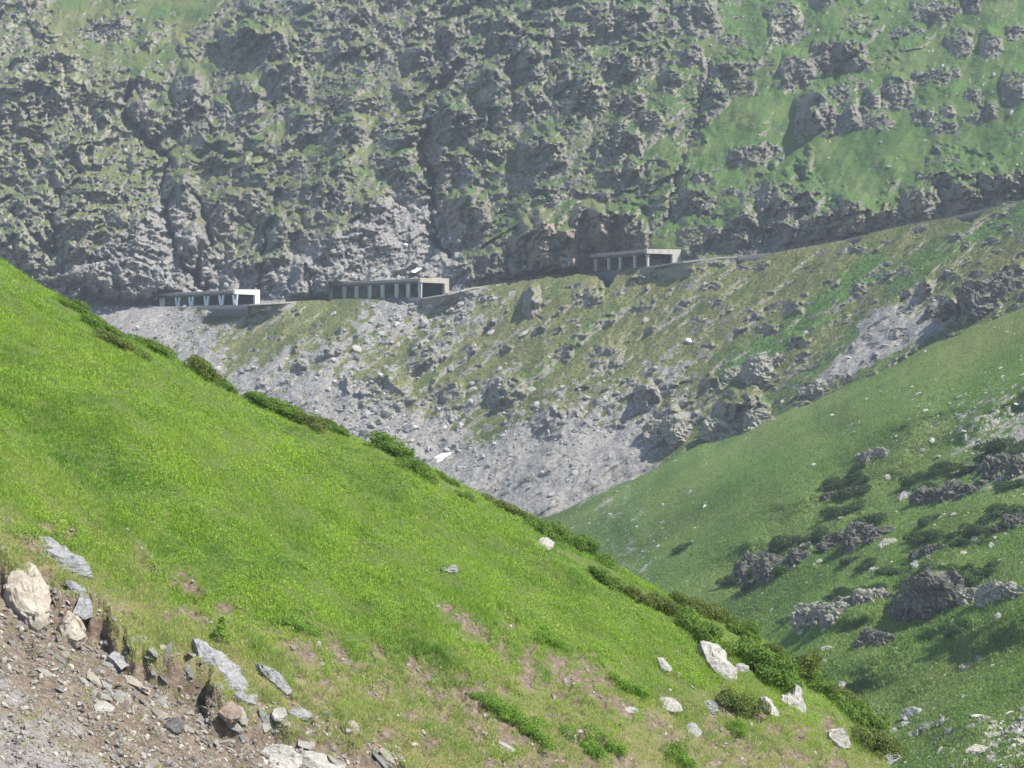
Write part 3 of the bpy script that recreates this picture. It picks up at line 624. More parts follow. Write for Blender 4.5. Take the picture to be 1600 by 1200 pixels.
def gallery(label, X, Yb, Yt, D, XL, th, W, cols, vee, m_roof, m_col, m_portal, m_back, portal_h=1.5, leg=2.0, slabt=1.0, portal_lab=None, colw=.38, rise=0.0):
    base = Vector((D*(X-800)/FP, D, D*(600-Yb)/FP)); H = D*(Yb-Yt)/FP
    g = empty("avalanche_gallery", base); tag(g, label, "gallery", "open-sided road galleries on the far slope")
    ax = Vector((-math.cos(R(th)), math.sin(R(th)), 0)); inw = Vector((math.sin(R(th)), math.cos(R(th)), 0)); O = Vector((0, 0, 0))
    k = (XL-800)/FP                                     # length so that the far end lies in the direction of XL
    L = (k*base.y - base.x)/(ax.x - k*ax.y)
    bm = bmesh.new(); frame_box(bm, O, ax, inw, .5, L, -1.0, W, H-slabt, H, .35)
    rf = part("roof_slab", bm, M_roofc, g, base, .04)
    bm = bmesh.new(); frame_box(bm, O, ax, inw, .9, L-.3, -.15, .45, H-slabt-.7, H-slabt-.004); part("edge_beam", bm, m_roof, g, base, .03)
    for c in cols:
        kx = (c-800)/FP; a = (kx*base.y-base.x)/(ax.x - kx*ax.y)
        a = max(a, .5); top = H-slabt-.65; bm = bmesh.new()
        if vee:
            strut(bm, O, ax, inw, a-.35, a-vee, 0, -.6, top, colw, .55); strut(bm, O, ax, inw, a+.35, a+vee, 0.01, -.6, top, colw, .55)
            frame_box(bm, O, ax, inw, a-.62, a+.62, -.06, .62, -.9, .25)
        else:
            strut(bm, O, ax, inw, a, a, 0, -.8, top, colw, .7); frame_box(bm, O, ax, inw, a-colw-.25, a+colw+.25, -.05, .75, top-.55, top-.02)
        part("column", bm, m_col, g, base)
    bm = bmesh.new()
    frame_box(bm, O, ax, inw, -.7, .45, -.75, W+.2, H-portal_h, H+.12, .30)
    p = part("portal_frame", bm, m_portal, g, base, .04, portal_lab)
    bm = bmesh.new(); frame_box(bm, O, ax, inw, -.7, .45, W-leg, W+.2, -1.0, H-portal_h-.004); part("portal_leg", bm, m_portal, p, base, .04)
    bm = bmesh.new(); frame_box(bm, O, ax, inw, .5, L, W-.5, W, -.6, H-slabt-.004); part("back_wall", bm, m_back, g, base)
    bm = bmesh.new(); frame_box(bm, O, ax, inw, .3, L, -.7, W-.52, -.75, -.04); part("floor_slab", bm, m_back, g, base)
    return g, O, ax, inw, L, H
M_darkc = concrete_material("weathered_concrete", (.08, .075, .07), (.15, .14, .13)); M_backc = concrete_material("shade_dark_concrete", (.012, .012, .014), (.03, .029, .028))  # M_backc: shade inside the galleries put into a near-black colour
M_white = concrete_material("whitewashed_concrete", (.80, .79, .76), (.86, .85, .83)); M_colw = concrete_material("blue_shaded_whitewash", (.62, .68, .72), (.72, .77, .80))  # M_colw: white columns, with the blue of their shade put into the colour
M_beige = concrete_material("beige_concrete", (.34, .31, .25), (.46, .425, .345)); M_greyc = concrete_material("light_grey_concrete", (.36, .335, .29), (.50, .47, .42)); M_colg = concrete_material("grey_column_concrete", (.34, .345, .32), (.46, .46, .42))
GAL = []
M_roofc = concrete_material("roof_concrete", (.20, .185, .165), (.34, .32, .28), .9)
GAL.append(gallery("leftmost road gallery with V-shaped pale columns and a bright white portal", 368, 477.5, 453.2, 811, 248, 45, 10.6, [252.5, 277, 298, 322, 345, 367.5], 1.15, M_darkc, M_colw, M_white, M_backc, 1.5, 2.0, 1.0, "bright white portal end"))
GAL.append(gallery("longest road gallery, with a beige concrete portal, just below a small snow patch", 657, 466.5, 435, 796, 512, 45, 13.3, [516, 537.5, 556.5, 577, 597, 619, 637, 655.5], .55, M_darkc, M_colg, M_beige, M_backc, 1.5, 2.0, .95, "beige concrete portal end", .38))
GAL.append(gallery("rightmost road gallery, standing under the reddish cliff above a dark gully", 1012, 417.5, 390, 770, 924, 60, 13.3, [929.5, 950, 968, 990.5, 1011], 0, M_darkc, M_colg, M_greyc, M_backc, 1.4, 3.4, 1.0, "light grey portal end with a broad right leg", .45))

# ================================================================ ROCKS
def rock_proto(name, seed, sub=3, cuts=13, squash=(1, 1, 1), rough=.05):
    r = np.random.default_rng(seed)
    bm = bmesh.new(); bmesh.ops.create_icosphere(bm, subdivisions=sub, radius=1.0)
    V = np.array([v.co[:] for v in bm.verts]); F = np.array([[v.index for v in f.verts] for f in bm.faces]); bm.free()
    for k in range(cuts):
        n = r.normal(size=3); n /= np.linalg.norm(n); d = r.uniform(.48, .82)
        h = V@n; m = h > d; V[m] -= np.outer(h[m]-d, n)
    V += V*(fbm(V[:, 0]*3, V[:, 1]*3, V[:, 2]*3, o=3, seed=seed)*rough)[:, None]
    V *= np.array(squash)/np.abs(V).max()
    return V, F
PROTO_LO = [rock_proto("r", 500+k, 1, 7, (1, rnd.uniform(.7, 1), rnd.uniform(.4, .85)), .03) for k in range(12)]
PROTO_MD = [rock_proto("r", 520+k, 2, 10, (1, rnd.uniform(.7, 1), rnd.uniform(.4, .8)), .06) for k in range(10)]
PROTO_HI = [rock_proto("r", 540+k, 4, 16, (1, rnd.uniform(.7, .95), rnd.uniform(.45, .75)), .07) for k in range(8)]
def rand_rot(n, tilt=.5):
    """rotations about z with some tilt, as (n,3,3)"""
    a = rng.uniform(0, 2*np.pi, n); b = rng.normal(0, tilt, n); c = rng.normal(0, tilt, n)
    ca, sa, cb, sb_, cc, sc = np.cos(a), np.sin(a), np.cos(b), np.sin(b), np.cos(c), np.sin(c); o = np.zeros(n); i = np.ones(n)
    Rz = np.stack([ca, -sa, o, sa, ca, o, o, o, i], -1).reshape(n, 3, 3); Rx = np.stack([i, o, o, o, cb, -sb_, o, sb_, cb], -1).reshape(n, 3, 3); Ry = np.stack([cc, o, sc, o, i, o, -sc, o, cc], -1).reshape(n, 3, 3)
    return Rz@Rx@Ry
def align(N):
    """frames whose z follows the normals N"""
    z = N/np.linalg.norm(N, axis=1, keepdims=True); x = np.cross(np.tile([0., 1, 0], (len(N), 1)), z); x /= np.linalg.norm(x, axis=1, keepdims=True); y = np.cross(z, x)
    return np.stack([x, y, z], -1)
def scatter(S, n, wfun, x0, x1, y0, y1):
    out = []
    got = 0
    while got < n:
        X = rng.uniform(x0, x1, n*3); Y = rng.uniform(y0, y1, n*3)
        yb_ = np.interp(X, S.xs, S.yb); yt_ = np.interp(X, S.xs, S.yt)
        k = (Y < yb_) & (Y > yt_) & (rng.random(n*3) < wfun(X, Y)); out.append(np.stack([X[k], Y[k]], -1)); got += k.sum()
    A = np.concatenate(out)[:n]; return A[:, 0], A[:, 1]
def rock_field(name, S, X, Y, size, protos, mat, tilt=.5, sink=.25, onslope=True, attr=None):
    P = S.find(X, Y); n = len(X)
    N = grid_lookup(S, S.N, X, Y); Q = (align(N)@rand_rot(n, tilt)) if onslope else rand_rot(n, tilt)
    Vs, Fs, Hs, off = [], [], [], 0
    which = rng.integers(0, len(protos), n)
    for k, (V, F) in enumerate(protos):
        i = np.where(which == k)[0]
        if not len(i): continue
        st = size[i][:, None, None]*rng.uniform(.75, 1.25, (len(i), 1, 3))
        v = np.einsum('nij,nvj->nvi', Q[i], V[None]*st) + (P[i] - N[i]*(size[i]*sink)[:, None]*-1)[:, None, :]
        Vs.append(v.reshape(-1, 3)); Fs.append((F[None] + (np.arange(len(i))*len(V))[:, None, None]).reshape(-1, 3)+off); off += len(i)*len(V)
        Hs.append(np.repeat(rng.random(len(i)), len(V)))
    V = np.concatenate(Vs); h = np.concatenate(Hs)
    return link(name, raw_mesh(name, V, np.concatenate(Fs), 3, {"hue": np.stack([h, h, h], -1)}, smooth=False), mat)
def field_material(name, cols, sc=2.0):
    b = NB(name); p = b.pos(); a = b.attr("hue"); n = b.noise(p, sc, 5, 0.7)
    c = b.ramp(a[0], [(0.0, cols[0]), (0.4, cols[1]), (0.75, cols[2]), (1.0, cols[3])]); c = b.mix(b.ramp(n, [(.35, .75), (.62, 0.)]), c, cols[0])
    return b.finish(c, .92, b.bump(n, .15, .8), .1)
for S in (S_flank, S_wall, S_hill, S_spur):
    S.N = grid_normals(S.P); S.N = np.stack([blur(S.N[..., k], 6) for k in range(3)], -1); S.N /= np.linalg.norm(S.N, axis=-1, keepdims=True)
M_scree = field_material("scree_stone", [(.14, .135, .135), (.26, .25, .24), (.36, .345, .32), (.54, .52, .48)], .7)
def w_scree(X, Y): return np.clip(grid_lookup(S_flank, scree, X, Y)*.9+.06, 0, 1)
X, Y = scatter(S_flank, 9000, w_scree, 100, 1640, 330, 850)
sz = np.clip(rng.pareto(2.6, len(X))*.27+.2, .2, 1.5)*np.where(in_poly(X, Y, [(700, 745), (800, 720), (900, 690), (1000, 655), (1090, 640), (1075, 690), (1010, 740), (930, 790), (800, 860), (700, 800)]) | (X > 1200), .5, 1)*np.where(np.exp(-(seg_dist(X, Y, [(700, 470), (630, 530), (570, 600), (610, 690)])/45)**2) > .35, 1.45, 1)
tag(rock_field("scree", S_flank, X, Y, sz, PROTO_LO, M_scree, .5), "loose grey scree and rubble covering the slope below the road", kind="stuff")
def w_rubble(X, Y): return np.clip(grid_lookup(S_wall, screeW*.9+.10*(1-mr)+.05, X, Y), 0, 1)
X, Y = scatter(S_wall, 2600, w_rubble, -20, 1620, -10, 470)
tag(rock_field("rubble", S_wall, X, Y, np.clip(rng.pareto(2.8, len(X))*.3+.25, .25, 1.5), PROTO_LO, M_scree, .5), "pale rubble strewn over the grassy ledges and chutes above the road", kind="stuff")
M_hstone = field_material("hillside_stone", [(.16, .155, .13), (.30, .29, .245), (.42, .40, .33), (.56, .54, .46)], 2.0)
def w_hst(X, Y): return np.clip(grid_lookup(S_hill, mh, X, Y)*1.5-.10, 0.016, 1)
X, Y = scatter(S_hill, 5200, w_hst, 880, 1640, 480, 1230)
pf = np.array([(V*np.array([1, 1, .5]), F) for V, F in PROTO_LO], dtype=object)
tag(rock_field("stone_litter", S_hill, X, Y, np.clip(rng.pareto(2.4, len(X))*.15+.11, .11, .9), list(pf), M_hstone, .25, .1), "small pale flat stones littering the green hillside", kind="stuff")
M_gravel = field_material("gravel_stone", [(.19, .17, .15), (.33, .30, .265), (.47, .43, .375), (.64, .59, .53)], 12.0)
def w_gravel(X, Y):
    g_ = grid_lookup(S_spur, gravel, X, Y); d_ = grid_lookup(S_spur, dirt_n, X, Y)
    near = np.exp(-(seg_dist(X, Y, [(330, 1160), (420, 1190), (560, 1200)])/60)**2)*.25 + np.exp(-(seg_dist(X, Y, [(1050, 1110), (1180, 1180), (1300, 1190)])/50)**2)*.16
    return np.clip(g_*.9 + d_*.22 + near + .003, 0, 1)
X, Y = scatter(S_spur, 22000, w_gravel, -20, 1420, 820, 1230)
sz = np.clip(rng.pareto(2.6, len(X))*.017+.009, .009, .09)
tag(rock_field("gravel", S_spur, X, Y, sz, PROTO_LO, M_gravel, .5, .2), "loose gravel and stone chips on the bare earth of the front slope", kind="stuff")

def outline_rock(name, S, pts, thick, mat, seed, rough=.10, parent=None, sub=3, dome=.75, strata=0.0, smooth=False):
    """a stone lying on the slope: the ring pts lies on the ground, its body swells out of it and goes on below it"""
    r = np.random.default_rng(seed); n = len(pts)
    X = np.array([p[0] for p in pts], float); Y = np.array([p[1] for p in pts], float)
    cX, cY = X.mean(), Y.mean(); cen = S.find(np.array([cX]), np.array([cY]))[0]
    N = grid_lookup(S, S.N, np.array([cX]), np.array([cY]))[0]
    if S is S_spur: N = np.array([.43, -.26, .86])
    N = N*.8 + np.array([0, -.25, .1]); N /= np.linalg.norm(N)
    if S is S_spur: cen = cen + N*thick*.30
    ray = np.stack([(X-800)/FP, np.ones(n), (600-Y)/FP], -1); G = ray*((cen@N)/(ray@N))[:, None]      # the ring lies on the plane of the slope there
    rings = [cen + (G-cen)*.8 - N*thick*.7, G - N*thick*.05, cen + (G-cen)*(1-.07*r.random((n, 1))) + N*thick*(.40+.22*r.random((n, 1))), cen + (G-cen)*(.72-.26*r.random((n, 1))) + N*thick*(.72+.14*r.random((n, 1))) + N*((G-cen)@(r.normal(size=3)*.16))[:, None]]
    V = np.concatenate(rings + [[cen - N*thick*.7], [cen + N*thick*.80]])
    bm = bmesh.new(); bv = [bm.verts.new(v) for v in V - cen]
    for k in range(3):
        for i in range(n): bm.faces.new([bv[k*n+i], bv[k*n+(i+1) % n], bv[(k+1)*n+(i+1) % n], bv[(k+1)*n+i]])
    for i in range(n): bm.faces.new([bv[3*n+i], bv[3*n+(i+1) % n], bv[4*n+1]]); bm.faces.new([bv[(i+1) % n], bv[i], bv[4*n]])
    bmesh.ops.triangulate(bm, faces=bm.faces); bmesh.ops.recalc_face_normals(bm, faces=bm.faces)
    bmesh.ops.subdivide_edges(bm, edges=bm.edges, cuts=sub, use_grid_fill=True)
    bm.normal_update()
    co = np.array([v.co[:] for v in bm.verts]); no = np.array([v.normal[:] for v in bm.verts]); size = np.abs(co).max()
    f = 2.6/size; q = co@np.array([[.8, .3, -.5], [-.4, .9, .1], [.5, .1, .85]])
    f1, e1 = facets(q[:, 0]*f, q[:, 1]*f, q[:, 2]*f, seed)
    f3, e3 = facets(q[:, 0]*f*2.3, q[:, 1]*f*2.3, q[:, 2]*f*2.3, seed+50)
    disp = (f1*1.7 + f3*.7 - .8*np.exp(-(e1/.07)**2) + fbm(co[:, 0]*f*2, co[:, 1]*f*2, co[:, 2]*f*2, o=3, seed=seed)*.7)*rough*thick
    if strata: disp += strata*thick*np.sign(np.sin(q[:, 2]*f*5+fbm(co[:, 0]*f, co[:, 1]*f, co[:, 2]*f, o=2, seed=seed)*2))*.5
    co = co + no*disp[:, None]
    for v, c in zip(bm.verts, co): v.co = c
    me = bpy.data.meshes.new(name); bm.to_mesh(me); bm.free()
    if smooth: me.polygons.foreach_set("use_smooth", np.ones(len(me.polygons), bool))
    o = link(name, me, mat, parent); o.location = Vector(cen) - (parent.location if parent else Vector((0, 0, 0)))
    return o
def blob(cx, cy, w_, h_, ang=0, n=9, seed=0, jag=.22):
    r = random.Random(seed); pts = []; a = R(ang)
    for i in range(n):
        t = 2*math.pi*(i+r.uniform(-.25, .25))/n; k = 1+r.uniform(-jag, jag)
        x, y = .5*w_*k*math.cos(t), .5*h_*k*math.sin(t)
        pts.append((cx+x*math.cos(a)-y*math.sin(a), cy+x*math.sin(a)+y*math.cos(a)))
    return pts
K_tan = [(.16, .135, .105), (.31, .27, .215), (.42, .375, .305), (.52, .475, .40)]; K_grey = [(.11, .108, .105), (.25, .245, .24), (.36, .355, .345), (.52, .51, .49)]
K_pale = [(.15, .14, .12), (.30, .285, .25), (.41, .39, .345), (.54, .52, .47)]; K_dark = [(.05, .048, .045), (.11, .105, .10), (.18, .17, .16), (.30, .285, .265)]; K_brown = [(.10, .075, .055), (.2, .15, .115), (.3, .235, .185), (.42, .35, .29)]
M_tan = stone_material("tan_boulder_stone", K_tan, 1.8, False, .04); M_grey = stone_material("grey_slate", K_grey, 2.5, True, .05); M_pale = stone_material("pale_stone", K_pale, 2.0, True, .04)
M_dark = stone_material("dark_stone", K_dark, 2.5, True, .05); M_brown = stone_material("brown_stone", K_brown, 2.5, False, .04)
front_rocks = [
 ("boulder", "big tan angular boulder with a pointed top, largest at the left edge", [(36, 884), (52, 896), (75, 918), (79, 935), (74, 962), (70, 985), (56, 995), (40, 982), (20, 960), (6, 930), (10, 912), (22, 898)], .40, M_tan, .105, 0),
 ("boulder", "squarish tan boulder just right of and below the pointed one", [(96, 968), (120, 965), (132, 988), (134, 1004), (118, 1011), (95, 1000), (88, 985)], .30, M_tan, .08, 0),
 ("rock_slab", "long grey ribbed slab lying highest on the left grass edge", [(40, 838), (62, 838), (88, 848), (110, 865), (130, 880), (147, 902), (130, 904), (98, 896), (75, 880), (52, 862)], .20, M_grey, .12, .12),
 ("rock_slab", "long pale grey slab tilted down right across the turf lip", [(300, 1002), (320, 1008), (350, 1032), (372, 1050), (395, 1078), (406, 1110), (385, 1104), (355, 1085), (332, 1062), (310, 1036)], .24, M_grey, .10, .10),
 ("rock_slab", "small grey slab between the ribbed slab and the squarish boulder", [(100, 908), (118, 912), (139, 930), (128, 933), (110, 925)], .11, M_grey, .1, .1),
 ("stone", "small blue-grey stone above the squarish tan boulder", blob(128, 958, 32, 20, 20, 8, 1), .10, M_grey, .1, 0),
 ("stone", "greyish blunt stone right of the squarish tan boulder", blob(186, 1031, 38, 26, 20, 9, 2), .14, M_grey, .1, 0),
 ("stone", "pale flat stone lying alone on the dark earth of the gravel scar", blob(161, 1106, 36, 20, 8, 8, 3), .10, M_pale, .08, 0),
 ("stone", "dark grey stone with a slate foot in the middle of the gravel scar", blob(273, 1136, 34, 24, 25, 8, 4), .12, M_dark, .1, 0),
 ("stone", "round brown stone tucked under the turf below the long pale slab", blob(358, 1114, 36, 26, 5, 9, 5), .15, M_brown, .08, 0),
 ("rock_slab", "layered grey slab right of the long pale slab", [(400, 1040), (420, 1046), (440, 1060), (456, 1082), (448, 1090), (430, 1074), (410, 1056)], .15, M_grey, .12, .12),
 ("stone", "pale stone below the layered slab, left one of a pair", blob(436, 1117, 22, 20, 0, 8, 6), .10, M_pale, .08, 0),
 ("rock_slab", "thin grey slab below the layered slab, at the right of a pair", blob(470, 1117, 44, 16, 10, 8, 7), .09, M_grey, .1, .1),
 ("boulder", "broad whitish rock cut by the bottom edge, left of two", blob(438, 1186, 74, 40, 14, 12, 48, .12), .14, M_pale, .1, .08),
 ("rock_slab", "broad whitish rock cut by the bottom edge, right of two and flatter", blob(500, 1194, 84, 34, 16, 12, 49, .12), .12, M_pale, .1, .1),
 ("boulder", "big pale split rock under an overhanging shrub near the ridge", [(1090, 1010), (1106, 1014), (1120, 1018), (1130, 1024), (1142, 1045), (1153, 1072), (1135, 1076), (1112, 1056), (1100, 1040)], .38, M_pale, .09, .08),
 ("stone", "white wedge stone on bright grass left of the big split rock", [(1024, 1028), (1036, 1030), (1050, 1048), (1046, 1053), (1032, 1046)], .12, M_pale, .06, 0),
 ("boulder", "grey pointed rock standing upright under the ridge shrubs", [(1240, 1075), (1248, 1082), (1255, 1108), (1256, 1122), (1244, 1120), (1228, 1108), (1216, 1100), (1218, 1090), (1232, 1094)], .30, M_pale, .1, .06),
 ("boulder", "bright white block left of the pointed upright rock", [(1186, 1092), (1200, 1096), (1214, 1116), (1216, 1126), (1200, 1120), (1188, 1106)], .22, M_pale, .05, 0),
 ("boulder", "white block with a dark underside near the foot of the ridge", [(1292, 1144), (1312, 1144), (1324, 1158), (1328, 1172), (1316, 1175), (1302, 1164), (1292, 1154)], .24, M_pale, .06, 0),
 ("stone", "pale jagged stone at the upper left of the stony patch", blob(1046, 1104, 40, 20, 30, 9, 12), .14, M_pale, .1, 0),
 ("stone", "grey ribbed stone right of the jagged pale stone", blob(1106, 1104, 32, 16, 28, 8, 13), .12, M_grey, .1, .1),
 ("stone", "grey stone lowest in the stony patch left of the white block", blob(1084, 1142, 26, 18, 30, 8, 14), .11, M_grey, .1, .0),
 ("stone", "small flat grey stone alone in the middle of the bright grass", blob(704, 891, 30, 10, 8, 8, 15), .08, M_grey, .12, .1),
 ("boulder", "pale rock peeping out under the turf just below the ridge", blob(851, 851, 28, 22, 25, 8, 16), .10, M_pale, .1, .0),
 ("stone", "pinkish white block right of the big split rock", blob(1157, 1045, 22, 15, 20, 8, 17), .14, M_pale, .08, 0),
 ("boulder", "grey rock at the very foot of the ridge, cut by the bottom edge", blob(1386, 1184, 30, 40, 20, 9, 18), .3, M_grey, .1, .08),
 ("stone", "pale stone on the brown scar below the ridge shrubs", blob(985, 1110, 24, 10, 10, 7, 19), .08, M_pale, .08, 0),
 ("rock_slab", "thin pale slab in the bare earth near the bottom centre", blob(790, 1168, 34, 10, 25, 8, 20), .07, M_pale, .08, 0),
]
for k, (nm, lab, pts, th_, mt, rg, stt) in enumerate(front_rocks):
    tag(outline_rock(nm, S_spur, pts, th_*.95, mt, 900+k, rg, strata=stt, sub=3), lab, {"boulder": "boulder", "rock_slab": "rock", "stone": "stone", "rock_face": "rock"}[nm], "rocks on the front slope")
# loose stones: individuals sharing a few meshes
def proto_mesh(k, V, F): return raw_mesh("loose_stone", V, F, 3, None, smooth=False)
PM_HI = [proto_mesh(k, V, F) for k, (V, F) in enumerate(PROTO_HI[:5])]
def put_stones(name, S, pos, sizes, mats, label, cat, group, flat=1.0, tilt=.3, along=None, stretch=1.0):
    X = np.array([p[0] for p in pos], float); Y = np.array([p[1] for p in pos], float)
    P = S.find(X, Y); N = grid_lookup(S, S.N, X, Y); Q = align(N)@rand_rot(len(X), tilt)
    if along is not None:
        E = S.find(X+5, Y+5*along) - S.find(X-5, Y-5*along); E /= np.linalg.norm(E, axis=1, keepdims=True); Z = N - E*(N*E).sum(1, keepdims=True); Z /= np.linalg.norm(Z, axis=1, keepdims=True)
        a_ = rng.normal(0, .32, len(X)); ca, sa = np.cos(a_)[:, None], np.sin(a_)[:, None]; B = np.cross(Z, E); E2 = E*ca+B*sa; Z = Z + rng.normal(0, tilt*.6, Z.shape); Z = Z - E2*(Z*E2).sum(1, keepdims=True); Z /= np.linalg.norm(Z, axis=1, keepdims=True)
        Q = np.stack([E2, np.cross(Z, E2), Z], -1)
    cache = {}
    for i in range(len(X)):
        k = rnd.randrange(5); mt = mats[i % len(mats)]
        if (k, mt.name) not in cache:
            me = PM_HI[k].copy(); me.materials.clear(); me.materials.append(mt); cache[(k, mt.name)] = me
        o = bpy.data.objects.new(name, cache[(k, mt.name)]); C.objects.link(o)
        s = sizes[i]; sc = Matrix.Diagonal((s*stretch*rnd.uniform(.9, 1.4), s*rnd.uniform(.6, 1), s*flat*rnd.uniform(.6, 1.1)))
        m = (Matrix(Q[i].tolist())@sc).to_4x4(); m.translation = Vector(P[i] + N[i]*s*.15*flat); o.matrix_world = m
        tag(o, label if isinstance(label, str) else label(i), cat, group)
pos, szs = [], []
for k in range(400):
    x = rnd.uniform(5, 560); y = rnd.uniform(930, 1198)
    if grid_lookup(S_spur, gravel, np.array([x]), np.array([y]))[0] > .5 and len(pos) < 90: pos.append((x, y)); szs.append(min(.05+.03*rnd.paretovariate(2.2)-.03, .2))
ps2 = []
while len(ps2) < 70:
    t_ = rnd.random(); x = 60+480*t_+rnd.gauss(0, 45); y = 985+190*t_+rnd.gauss(0, 38)
    if grid_lookup(S_spur, gravel, np.array([x]), np.array([y]))[0] > .4 and 0 < x and y < 1198: ps2.append((x, y))
put_stones("flat_stone", S_spur, ps2, [.09+.15*rnd.random()**1.8 for _ in ps2], [M_pale, M_tan, M_grey, M_pale, M_tan], "broken flat slab among the gravel under the turf edge", "stone", "broken slabs on the gravel scar", .42, .3, .72, 1.35)
put_stones("loose_stone", S_spur, pos, szs, [M_tan, M_pale, M_grey, M_pale, M_brown], "loose angular stone lying on the gravel scar at the lower left", "stone", "loose stones on the gravel scar", .8, .4)
pos, szs = [], []
while len(pos) < 55:
    x = rnd.gauss(1130, 110); y = 1090+(x-1030)*.22+rnd.gauss(0, 34)
    if y < float(np.interp(x, XF, yc_f))+40 or y > 1199: continue
    pos.append((x, y)); szs.append(.04+.05*rnd.random()**2)
put_stones("loose_stone", S_spur, pos, szs, [M_pale, M_pale, M_grey], "small pale stone in the stony turf near the foot of the ridge", "stone", "small stones near the foot of the ridge", .8, .4)

# boulders of the scree
spots = [(420, 480), (330, 488), (372, 482), (262, 490), (520, 492), (640, 478), (668, 482), (690, 470), (712, 470), (735, 462), (700, 486), (622, 500), (598, 520), (660, 500), (560, 545), (604, 575), (541, 580), (620, 540), (585, 598), (640, 528), (700, 505), (730, 492), (745, 505),
         (690, 560), (560, 610), (530, 640), (600, 660), (700, 520), (560, 575), (650, 545), (720, 530), (770, 520), (760, 478), (520, 560), (470, 535), (448, 560), (400, 575), (350, 560), (780, 600), (830, 610), (690, 640), (740, 610), (820, 520), (880, 520), (905, 510), (860, 560),
         (935, 545), (1010, 500), (1260, 520), (1100, 500), (1330, 560), (1380, 540), (1420, 530), (1000, 690), (900, 740), (950, 715), (830, 760), (770, 745), (860, 775), (720, 730)]
put_stones("scree_boulder", S_flank, [(x+rnd.uniform(-3, 3), y+rnd.uniform(-2, 2)) for x, y in spots], [rnd.uniform(.9, 2.0) for _ in spots], [M_pale, M_grey, M_pale], "pale boulder standing out of the scree below the road", "boulder", "boulders in the scree below the road", .7, .4)
# snow patches
M_snow = NB("old_snow"); M_snow = M_snow.finish((.86, .87, .88), .8, None, .2)
tag(outline_rock("snow_patch", S_wall, [(642, 425), (650, 420), (658, 415), (666, 412), (664, 416), (657, 421), (649, 426)], .15, M_snow, 31, .25, smooth=True), "small white snow patch on the rubble above the longest gallery", "snow patch", "snow patches")
tag(outline_rock("snow_patch", S_flank, [(672, 720), (682, 713), (692, 709), (706, 707), (702, 713), (696, 717), (693, 724), (680, 727)], .6, M_snow, 32, .25, smooth=True), "small white snow patch peeping over the front ridge at the foot of the scree", "snow patch", "snow patches")
# stream in the deepest gully
M_water = NB("white_water"); M_water = M_water.finish((.62, .66, .68), .35, None, .5)
sv, sf = [], []
for line in ([(246, 278), (248, 290), (250, 300), (252, 312)], [(258, 335), (262, 352), (266, 366)], [(272, 392), (277, 404), (283, 414)]):
    for i, (x, y) in enumerate(line):
        p = S_wall.find(np.array([x, x+1.6]), np.array([y, y])) - np.array([0, .8, 0])
        sv += [p[0], p[1]]
        if i: n_ = len(sv); sf.append([n_-4, n_-3, n_-1, n_-2])
st_o = link("stream", raw_mesh("stream", np.array(sv), np.array(sf), 4), M_water); tag(st_o, "thin white stream falling down the deep gully on the left", kind="structure")

# ================================================================ OUTCROPS on the hillside
def crag_material(name, cols, sc=3.0, strata=True, bump=0.03):
    """bedded rock with turf and moss grown over the faces that look upwards"""
    b = NB(name); p = b.objc(); q = b.mapping(p, (1, 1, 5), (0, .45, 0)); n1 = b.noise(q, sc, 6, .68); n2 = b.noise(p, sc*5, 5, .72)
    c = b.ramp(n1, [(.27, cols[0]), (.43, cols[1]), (.6, cols[2]), (.78, cols[3])]); c = b.mix(b.ramp(n2, [(.42, 0.0), (.6, .6)]), c, cols[0])
    c = b.mix(b.ramp(b.noise(p, sc*2.2, 4, .6), [(.56, 0.0), (.66, .55)]), c, (.36, .35, .24))
    g = b.n("ShaderNodeNewGeometry"); sp = b.n("ShaderNodeSeparateXYZ"); b.l(g.outputs["True Normal"], sp.inputs[0])
    f = b.math("ADD", sp.outputs[2], b.math("MULTIPLY", b.math("SUBTRACT", b.noise(p, sc*1.3, 5, .7), .5), 1.3))
    c = b.mix(b.ramp(f, [(.80, 0.0), (.95, 1.0)]), c, b.mix(n2, (.045, .085, .02), (.11, .16, .045)))
    return b.finish(c, .92, b.bump(b.math("ADD", n1, n2), bump, 1.0), .12)
M_outc = crag_material("outcrop_rock", [(.035, .034, .032), (.10, .097, .088), (.20, .19, .165), (.38, .36, .30)], .6, True, .25)
M_hpale = stone_material('pale_hillside_boulder', [(.13, .125, .105), (.29, .28, .24), (.40, .385, .33), (.52, .50, .43)], .9, True, .1)
M_outl = crag_material("pale_outcrop_rock", [(.09, .085, .08), (.24, .23, .20), (.40, .38, .32), (.56, .53, .45)], .45, True, .25)
MASS = []
for sub in (5,):
    bm = bmesh.new(); bmesh.ops.create_icosphere(bm, subdivisions=sub, radius=1.0)
    MV = np.array([v.co[:] for v in bm.verts]); MF = np.array([[v.index for v in f.verts] for f in bm.faces]); bm.free()
MBOX = np.sign(MV)*np.abs(MV)**.62; MBOX /= np.abs(MBOX).max(0)
